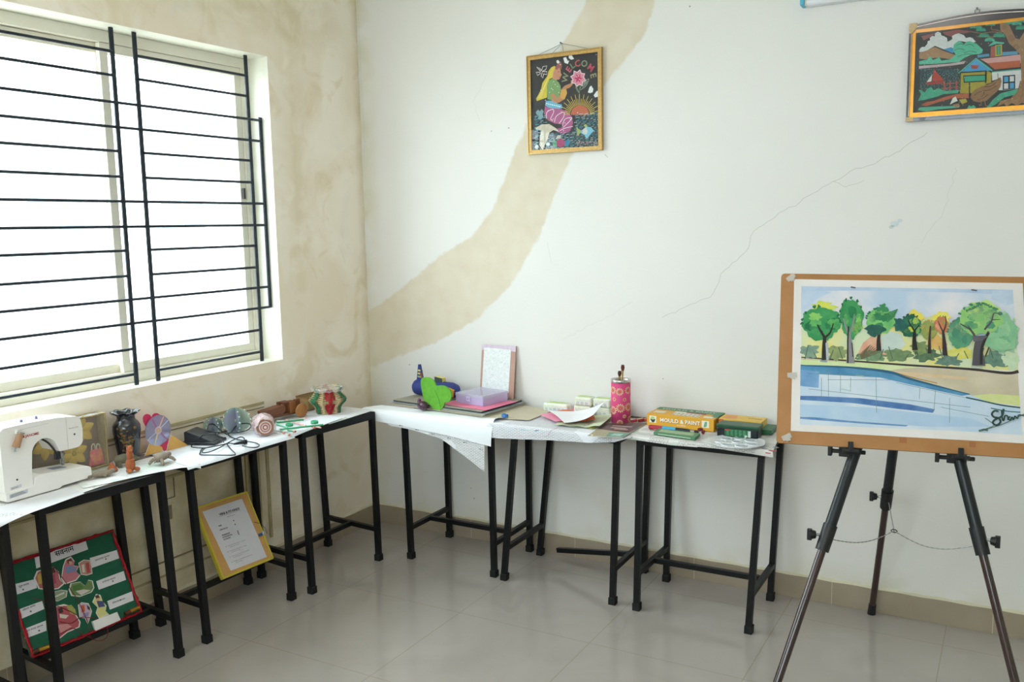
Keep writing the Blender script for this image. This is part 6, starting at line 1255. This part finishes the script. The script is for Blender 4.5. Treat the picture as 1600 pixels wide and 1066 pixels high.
# ------------------------------------------------------------------ loose coloured papers
def loose(name_label, quad, z0, m, lift, nu=18, nv=12):
    P = [at(*p, Z=z0) for p in quad]; c = sum(P, Vector())/4
    def fn(u, v):
        p = P[0]*(1-u)*(1-v)+P[1]*u*(1-v)+P[2]*u*v+P[3]*(1-u)*v; return (p.x-c.x, p.y-c.y, .0002+lift(u, v))
    mb = MB(); mb.grid(fn, nu, nv, m, .0004); o = mb.build('paper_sheet'); o.location = (c.x, c.y, z0); return tag(o, name_label, 'paper')
loose('yellow paper sheet peeping out under the pale green sheet', [(888, 664), (925, 671), (955, 655), (905, 645)], T+.0042, mat('e0d96a', .7), lambda u, v: .0015+.003*math.sin(u*6)**2)
loose('pale green paper sheet with curled right corner left of the pink tube', [(866, 665), (937, 671), (966, 648), (900, 640)], T+.0062, mat('dbe6c8', .7, c2='d2dec0'), lambda u, v: .002+.012*max(0, u-.7)/.3+.004*math.sin(u*9+v*2)**2)
loose('pink paper sheet under the white curled sheet', [(868, 661), (918, 660), (905, 636), (843, 650)], T+.0100, mat('f2a4bc', .7, c2='ee98b2'), lambda u, v: .002+.006*math.sin(PI*u)*(1-v)+.004*(1-u))
loose('orange paper sheet directly below the white curled sheet', [(880, 661), (930, 658), (925, 644), (868, 642)], T+.0190, mat('d8713c', .7), lambda u, v: .001+.006*math.sin(u*5)**2)
loose('white paper sheet curling upward beside the pink tube', [(882, 662), (928, 658), (944, 650), (855, 642)], T+.0262, mat('f4f4f8', .7), lambda u, v: .003+.060*(u**3)*(.45+.55*v)-.0*v+.006*math.sin(PI*v)*(1-u))
# ------------------------------------------------------------------ pink brush tube
tc_ = thing('brush_holder', 'tall pink tube with yellow daisies and silver rim', 'brush holder', (1.545, -.178, T+.0040)); TR, TH = .043, .196
PKT = mat('e0508a', .55, c2='d9447e', scale=10); SR = mat('d6cfd0', .2, .8)
MB().lathe([(0, 0), (TR, 0), (TR, TH-.014), (TR-.003, TH-.014), (TR-.003, .004), (0, .004)], PKT, n=40).build('tube', tc_)
MB().lathe([(TR-.002, TH-.014), (TR+.0012, TH-.014), (TR+.0012, TH), (TR-.002, TH), (TR-.002, TH-.014)], SR, n=40).build('rim', tc_)
mb = MB(); DY = mat('ecd49a', .6); DO = mat('d9743c', .6)
def on_tube(cx, cz, pts, rr): return [((TR+rr)*math.cos(cx+x/TR), (TR+rr)*math.sin(cx+x/TR), cz+y) for x, y in pts]
for cx, cz, R_ in ((-1.30, .145, .018), (-1.22, .072, .021), (-.35, .150, .018), (-.30, .075, .020), (-.78, .110, .009), (-.80, .035, .009), (-1.28, .006, .015), (-1.9, .11, .010), (-2.1, .15, .018), (-2.05, .06, .020), (-.1, .02, .015), (.4, .11, .018), (-2.9, .1, .018), (1.3, .1, .018), (2.2, .06, .018)):
    for k in range(12):
        t = 2*PI*k/12; q = [(R_*.35*math.cos(t), R_*.35*math.sin(t)), (R_*.8*math.cos(t-.17), R_*.8*math.sin(t-.17)), (R_*math.cos(t), R_*math.sin(t)), (R_*.8*math.cos(t+.17), R_*.8*math.sin(t+.17))]
        if cz+R_ > TH-.015: q = [(a, min(b, TH-.0155-cz)) for a, b in q]
        q = [(a, max(b, -cz+.001)) for a, b in q]; mb.add(on_tube(cx, cz, q, .0006), [(0, 1, 2, 3)], DY)
    mb.add(on_tube(cx, cz, [(R_*.28*math.cos(j*.785), max(R_*.28*math.sin(j*.785), -cz+.001)) for j in range(8)], .0009), [tuple(range(8))], DO)
mb.build('daisy_print', tc_)
def brush(label, x, y, dx, dy, L_, m):
    t = thing('paint_brush', label, 'brush', (1.545+x, -.178+y, T+.010)); d = Vector((dx, dy, L_)); 
    MB().cyl((0, 0, 0), d*.82, .0025, .0035, m, 10).build('handle', t); MB().cyl(d*.82, d*.90, .004, .0055, mat('d9c07a', .3, .8), 12).build('ferrule', t)
    e = d*1.0; MB().tube([d*.895, d*.95, e], .006, mat('6a3420', .8, c2='4a2416', scale=60), 10, rs=[.0052, .0085, .0065]).build('bristles', t)
brush('paint brush with brown bristles standing upright in the pink tube, the taller one', .002, .004, .006, 0, .252, mat('c9a05c', .4)); brush('paint brush leaning in the pink tube, the lower one', -.006, -.004, .004, -.004, .226, mat('b5573c', .4))
# brown brochure
bq = [at(*p, Z=T+.0046) for p in ((918, 682), (973, 684.5), (1011, 661.5), (946, 662.5))]; c = sum(bq, Vector())/4
br = thing('brochure', 'brown and olive brochure lying in front of the pink tube', 'brochure', (c.x, c.y, T+.0052))
hq = homog([(375, 540), (580, 552), (730, 462), (480, 468)], [(p.x-c.x, p.y-c.y) for p in bq])
MB().prism([hq(p) for p in ((375, 540), (580, 552), (730, 462), (480, 468))], 0, .0024, mat('b3a98f', .5, c2='a3987c', scale=10), mat('dcd8cf', .7)).build('pages', br)
A = Art(hq, .0026, 4e-5); A.poly([(430, 500), (620, 525), (725, 464), (482, 470)], mat('5f4a4c', .45)); A.poly([(478, 545), (580, 550), (625, 528), (500, 522)], '6f9c8c'); A.poly([(505, 540), (560, 545), (590, 532), (530, 528)], 'a9c8bc'); A.dots([(400, 538)], 7, 'e3d9a8')
A.lines([[(510, 492), (600, 500)], [(520, 482), (640, 490)], [(530, 500), (610, 508)]], 2.2, 'b39a94'); A.mb.build('cover_print', br)
# red and cream sticks by the wall
r_ = random.Random(4)
for i in range(5):
    o = MB().tube([(-.02, 0, 0), (.02, 0, 0)], .0065, mat(('b5333c', 'e3d3b0', '9c2a34', 'd9b98c', 'c9484c')[i], .5), 10).build('crayon'); o.location = (1.618+.012*(i % 3)*1.2, -.135+.020*(i//3)+.014*(i % 2)-.004*i, T+.0098+.0*(i//3)); o.location = (1.600+.012*i, -.150+.016*(i % 2)*1.0+.012*i, T+.0105); o.rotation_euler.z = 1.2
    tag(o, ['dark red wax crayon nearest the pink tube', 'cream wax crayon second from the pink tube', 'maroon wax crayon in the middle of the row behind the kit box corner', 'tan wax crayon fourth from the pink tube', 'light red wax crayon nearest the wall by the kit box'][i], 'crayon')
# ------------------------------------------------------------------ yellow clay kit box
KX0, KX1, KY0, KY1, KH = 1.672, 1.972, -.190, -.035, .052
kb = thing('kit_box', 'yellow and green MOULD & PAINT kit box near the wall', 'box', ((KX0+KX1)/2, (KY0+KY1)/2, T+.0050), -.02); kw, kd = KX1-KX0, KY1-KY0
KY = mat('e8ae38', .45, c2='e2a42e', scale=5); KG = mat('4f8a68', .45); KR_ = mat('a84a55', .5)
MB().box((0, 0, KH/2), (kw, kd, KH), KY).build('carton', kb, .001)
mb = MB(); z = KH+.0004
mb.flat([(-kw/2, kd/2-.05), (kw/2-.03, kd/2-.06), (kw/2-.03, -kd/2+.03), (kw/2, -kd/2+.04), (kw/2, kd/2), (-kw/2, kd/2)], KG, z); mb.flat([(-.045, -kd/2+.02), (.075, -kd/2+.018), (.075, kd/2-.062), (-.05, kd/2-.060)], mat('e3dccb', .5), z+.0001); mb.flat([(.0, .0), (.09, -.004), (.09, kd/2-.06), (-.0, kd/2-.06)], KR_, z+.0002)
for (x0, x1, y0, y1) in ((-.135, -.085, -.045, .0), (.095, .135, -.06, -.025)): mb.flat([(x0, y0), (x1, y0), (x1, y1), (x0, y1)], mat('e9dfc8', .5), z+.0002)
for i in range(14): x = -.04+(i % 7)*.018; y = -.045+(i//7)*.022; mb.flat(circ((x, y), .006, 8), mat(('8f8f8c', 'b5b0a0', '7a7f78')[i % 3], .5), z+.0003)
mb.text('MOULD & PAINT', .026, mat('e6ecdf', .5), (-.125, kd/2-.038), z+.0003, sx=1.25, bold=.0004); mb.build('top_print', kb)
mb = MB(); mb.M = Matrix(((1, 0, 0, 0), (0, 0, -1, -kd/2-.0004), (0, 1, 0, 0), (0, 0, 0, 1)))
mb.text('MOULD & PAINT', .0235, mat('b5761e', .5), (-.0885, .0205), 0, sx=1.02, bold=.0016); mb.text('MOULD & PAINT', .0235, mat('fbf7ec', .5), (-.0895, .0215), .0001, sx=1.02, bold=.0006); mb.text('4 X IDEAS', .009, mat('fbf7ec', .5), (-.012, .0095), .0001)
for x0 in (-.138, .098): mb.flat([(x0, .014), (x0+.032, .014), (x0+.032, .044), (x0, .044)], mat('f3efdf', .5), .0001)
mb.flat(circ((-.122, .034), .010, 14, .007), mat('b9cf8a', .5), .0003); mb.flat([(-.134, .030), (-.110, .030), (-.114, .018), (-.120, .015), (-.126, .016)], mat('26352c', .5), .0002); mb.flat([(.106, .018), (.112, .016), (.120, .020), (.122, .040), (.112, .040)], mat('7fb08a', .5), .0002); mb.build('front_print', kb)
mb = MB(); mb.M = Matrix(((0, 0, 1, kw/2+.0004), (1, 0, 0, 0), (0, 1, 0, 0), (0, 0, 0, 1))); mb.flat([(-kd/2+.055, 0.001), (kd/2, 0.001), (kd/2, KH), (-kd/2+.055, KH)], KG, 0); mb.flat([(-kd/2+.012, .006), (-kd/2+.045, .006), (-kd/2+.045, .044), (-kd/2+.012, .044)], mat('a9803a', .5), 0); mb.build('side_print', kb)
# marker, caps, pencil box
mk = thing('marker_pen', 'thick marker pen with red cap end and blue label in front of the kit box', 'marker', (1.800, -.262, T+.0148), -.05)
MB().cyl((-.088, 0, 0), (-.030, 0, 0), .0105, .0105, mat('a8283c', .35), 20).cyl((-.092, 0, 0), (-.088, 0, 0), .008, .0105, mat('a8283c', .35), 20).build('cap', mk)
MB().cyl((-.030, 0, 0), (.030, 0, 0), .0108, .0108, mat('46a8d0', .35), 20).build('label_band', mk)
MB().cyl((.030, 0, 0), (.085, 0, 0), .0105, .0105, mat('23262e', .4), 20).cyl((.085, 0, 0), (.090, 0, 0), .0105, .008, mat('3a4452', .4), 20).build('barrel', mk)
mb = MB(); mb.M = Matrix(((1, 0, 0, 0), (0, .5, -.866, -.0097), (0, .866, .5, -.0052), (0, 0, 0, 1))); mb.text('camcode', .012, mat('f3f6fa', .5), (-.024, -.004), .0003, bold=.0002); mb.text('PERM', .009, mat('f0c9cf', .5), (-.070, -.002), .0003); mb.build('lettering', mk)
for i, (px, py, c_) in enumerate(((1088, 676, '3a2c34'), (1094, 672, '7a2430'), (1099, 676, '6a1c28'))):
    q = at(px, py, Z=T+.010); o = MB().cyl((-.009, 0, 0), (.009, 0, 0), .0075, .0065, mat(c_, .35), 16).build('pen_cap', None, .001); o.location = (q.x, q.y, T+.0125); o.rotation_euler.z = .5+i*.6
    tag(o, ['dark plum pen cap just right of the marker pen', 'red-brown pen cap behind the other two caps', 'deep red pen cap furthest right of the three loose caps'][i], 'pen cap')
pq = [at(*p, Z=T+.006) for p in ((1021, 679), (1086, 688), (1094, 681), (1030, 672))]; c = sum(pq, Vector())/4
pb_ = thing('pencil_box', 'flat green pencil box lying at the front edge beside the marker', 'box', (c.x, c.y, T+.0052))
pts = [(p.x-c.x, p.y-c.y) for p in pq]; MB().prism(pts, 0, .011, mat('4f8a5f', .45, c2='437a54')).build('case', pb_, .001); MB().prism([(x*.8, y*.55) for x, y in pts], .0112, .0118, mat('a9c09a', .5, c2='8fa88a', scale=60)).build('label_print', pb_)
d = (Vector(pts[1])-Vector(pts[0])).normalized(); n_ = Vector((d.y, -d.x)); mb = MB(); a0, b0 = Vector(pts[0])+d*.02+n_*.0006, Vector(pts[1])-d*.02+n_*.0006; mb.bar((a0.x, a0.y, .0055), (b0.x, b0.y, .0055), .0008, .003, mat('c6d2ba', .5)); mb.build('edge_print', pb_)
# green tin
tn = thing('tin_box', 'dark green tin box with small print in front of the yellow box', 'tin', (2.090, -.228, T+.0060), .02)
TG = mat('2a5a40', .35, .3, c2='244f38'); TK = mat('1a2226', .35, .3)
MB().box((0, 0, .021), (.168, .080, .042), TK).build('body', tn, .006); MB().box((0, 0, .046), (.172, .084, .014), TG).build('lid', tn, .004)
mb = MB(); mb.M = Matrix(((1, 0, 0, 0), (0, 0, -1, -.0404), (0, 1, 0, 0), (0, 0, 0, 1))); mb.flat([(-.052, .006), (.056, .006), (.056, .037), (-.052, .037)], mat('1f5c3a', .4), 0)
r_ = random.Random(2)
for i in range(5):
    for j in range(6): x = -.045+j*.017; mb.flat([(x, .010+i*.0052), (x+r_.uniform(.008, .014), .010+i*.0052), (x+.012, .0125+i*.0052), (x, .0125+i*.0052)], mat('5fa878', .5), .0002)
mb.flat([(-.050, .030), (-.028, .030), (-.028, .035), (-.050, .035)], mat('c2473c', .5), .0003); mb.flat([(.044, .008), (.054, .008), (.054, .034), (.044, .034)], mat('d9dcd9', .5), .0003); mb.flat([(.030, .008), (.040, .008), (.040, .016), (.030, .016)], mat('d9dcd9', .5), .0003); mb.build('front_print', tn)
# green box with yellow box on top
gb = thing('paint_box', 'flat dark green box lying under the yellow box at the table end', 'box', (2.112, -.100, T+.0060), .02); MB().box((0, 0, .010), (.178, .112, .020), mat('2f6a48', .4, c2='265a3c')).build('carton', gb, .002); MB().box((.02, 0, .0204), (.10, .08, .0008), mat('4f8a68', .5)).build('top_print', gb)
yb = thing('paint_box', 'yellow and orange box lying on the flat green box behind the tin', 'box', (2.068, -.100, T+.0268), .0); MB().box((0, 0, .014), (.182, .095, .028), mat('e3b843', .45, c2='e8c25c', scale=6)).build('carton', yb, .0015)
mb = MB(); mb.M = Matrix(((1, 0, 0, 0), (0, 0, -1, -.0479), (0, 1, 0, 0), (0, 0, 0, 1))); mb.flat([(-.091, .001), (-.06, .001), (-.07, .027), (-.091, .027)], mat('e0782c', .5), 0); mb.flat([(-.074, .008), (-.040, .008), (-.040, .016), (-.074, .016)], mat('5a3a24', .5), .0002); mb.text('ARTZI', .010, mat('c9783c', .5), (-.022, .007), .0002); mb.build('front_print', yb)
mb = MB(); mb.flat([(-.08, -.035), (-.02, -.03), (-.03, .035), (-.08, .035)], mat('eaa05c', .5), .0284); mb.flat([(.02, .0), (.08, -.004), (.08, .006), (.02, .010)], mat('a97c3c', .5), .0284); mb.build('top_print', yb)
# palette
c = at(1152, 693, Z=T+.008); PLW = mat('e3e6ea', .3, clear=.3)
pl = thing('paint_palette', 'round white plastic paint palette with used bluish wells, at the front of the table', 'palette', (c.x-.005, c.y+.012, T+.0062), -.15)
MB().lathe([(0, .0), (.088, 0), (.108, .003), (.112, .008), (.110, .0088), (.104, .0060), (.086, .0035), (0, .0035)], PLW, n=44, fn=lambda r, z, t: (r*(1+.02*math.cos(8*t) if r > .1 else 1), z)).build('dish', pl)
for k in range(7):
    t = 2*PI*k/7; r = .062 if k else .062; x, y = .062*math.cos(t), .062*math.sin(t); m = mat(('7f9aa6', '4f6470', '8fb3b9', '6a8490', 'a9bcc2', '5c7a86', '8a9ca4')[k], .35, c2='d3dbe0', scale=45, contrast=.3)
    MB().lathe([(.024, .0035), (.024, .0075), (.022, .0075), (.019, .0045), (0, .0042)], PLW, (x, y, 0), 20).build('well', pl); MB().lathe([(.0185, .0048), (.0, .0052)], m, (x, y, 0), 20).build('paint_residue', pl)
MB().lathe([(.020, .0035), (.020, .0072), (.018, .0072), (.016, .0045), (0, .0042)], PLW, n=20).build('well', pl); MB().lathe([(.0155, .0048), (0, .0051)], mat('4f5a62', .4, c2='c9d2d6', scale=60), n=20).build('paint_residue', pl)
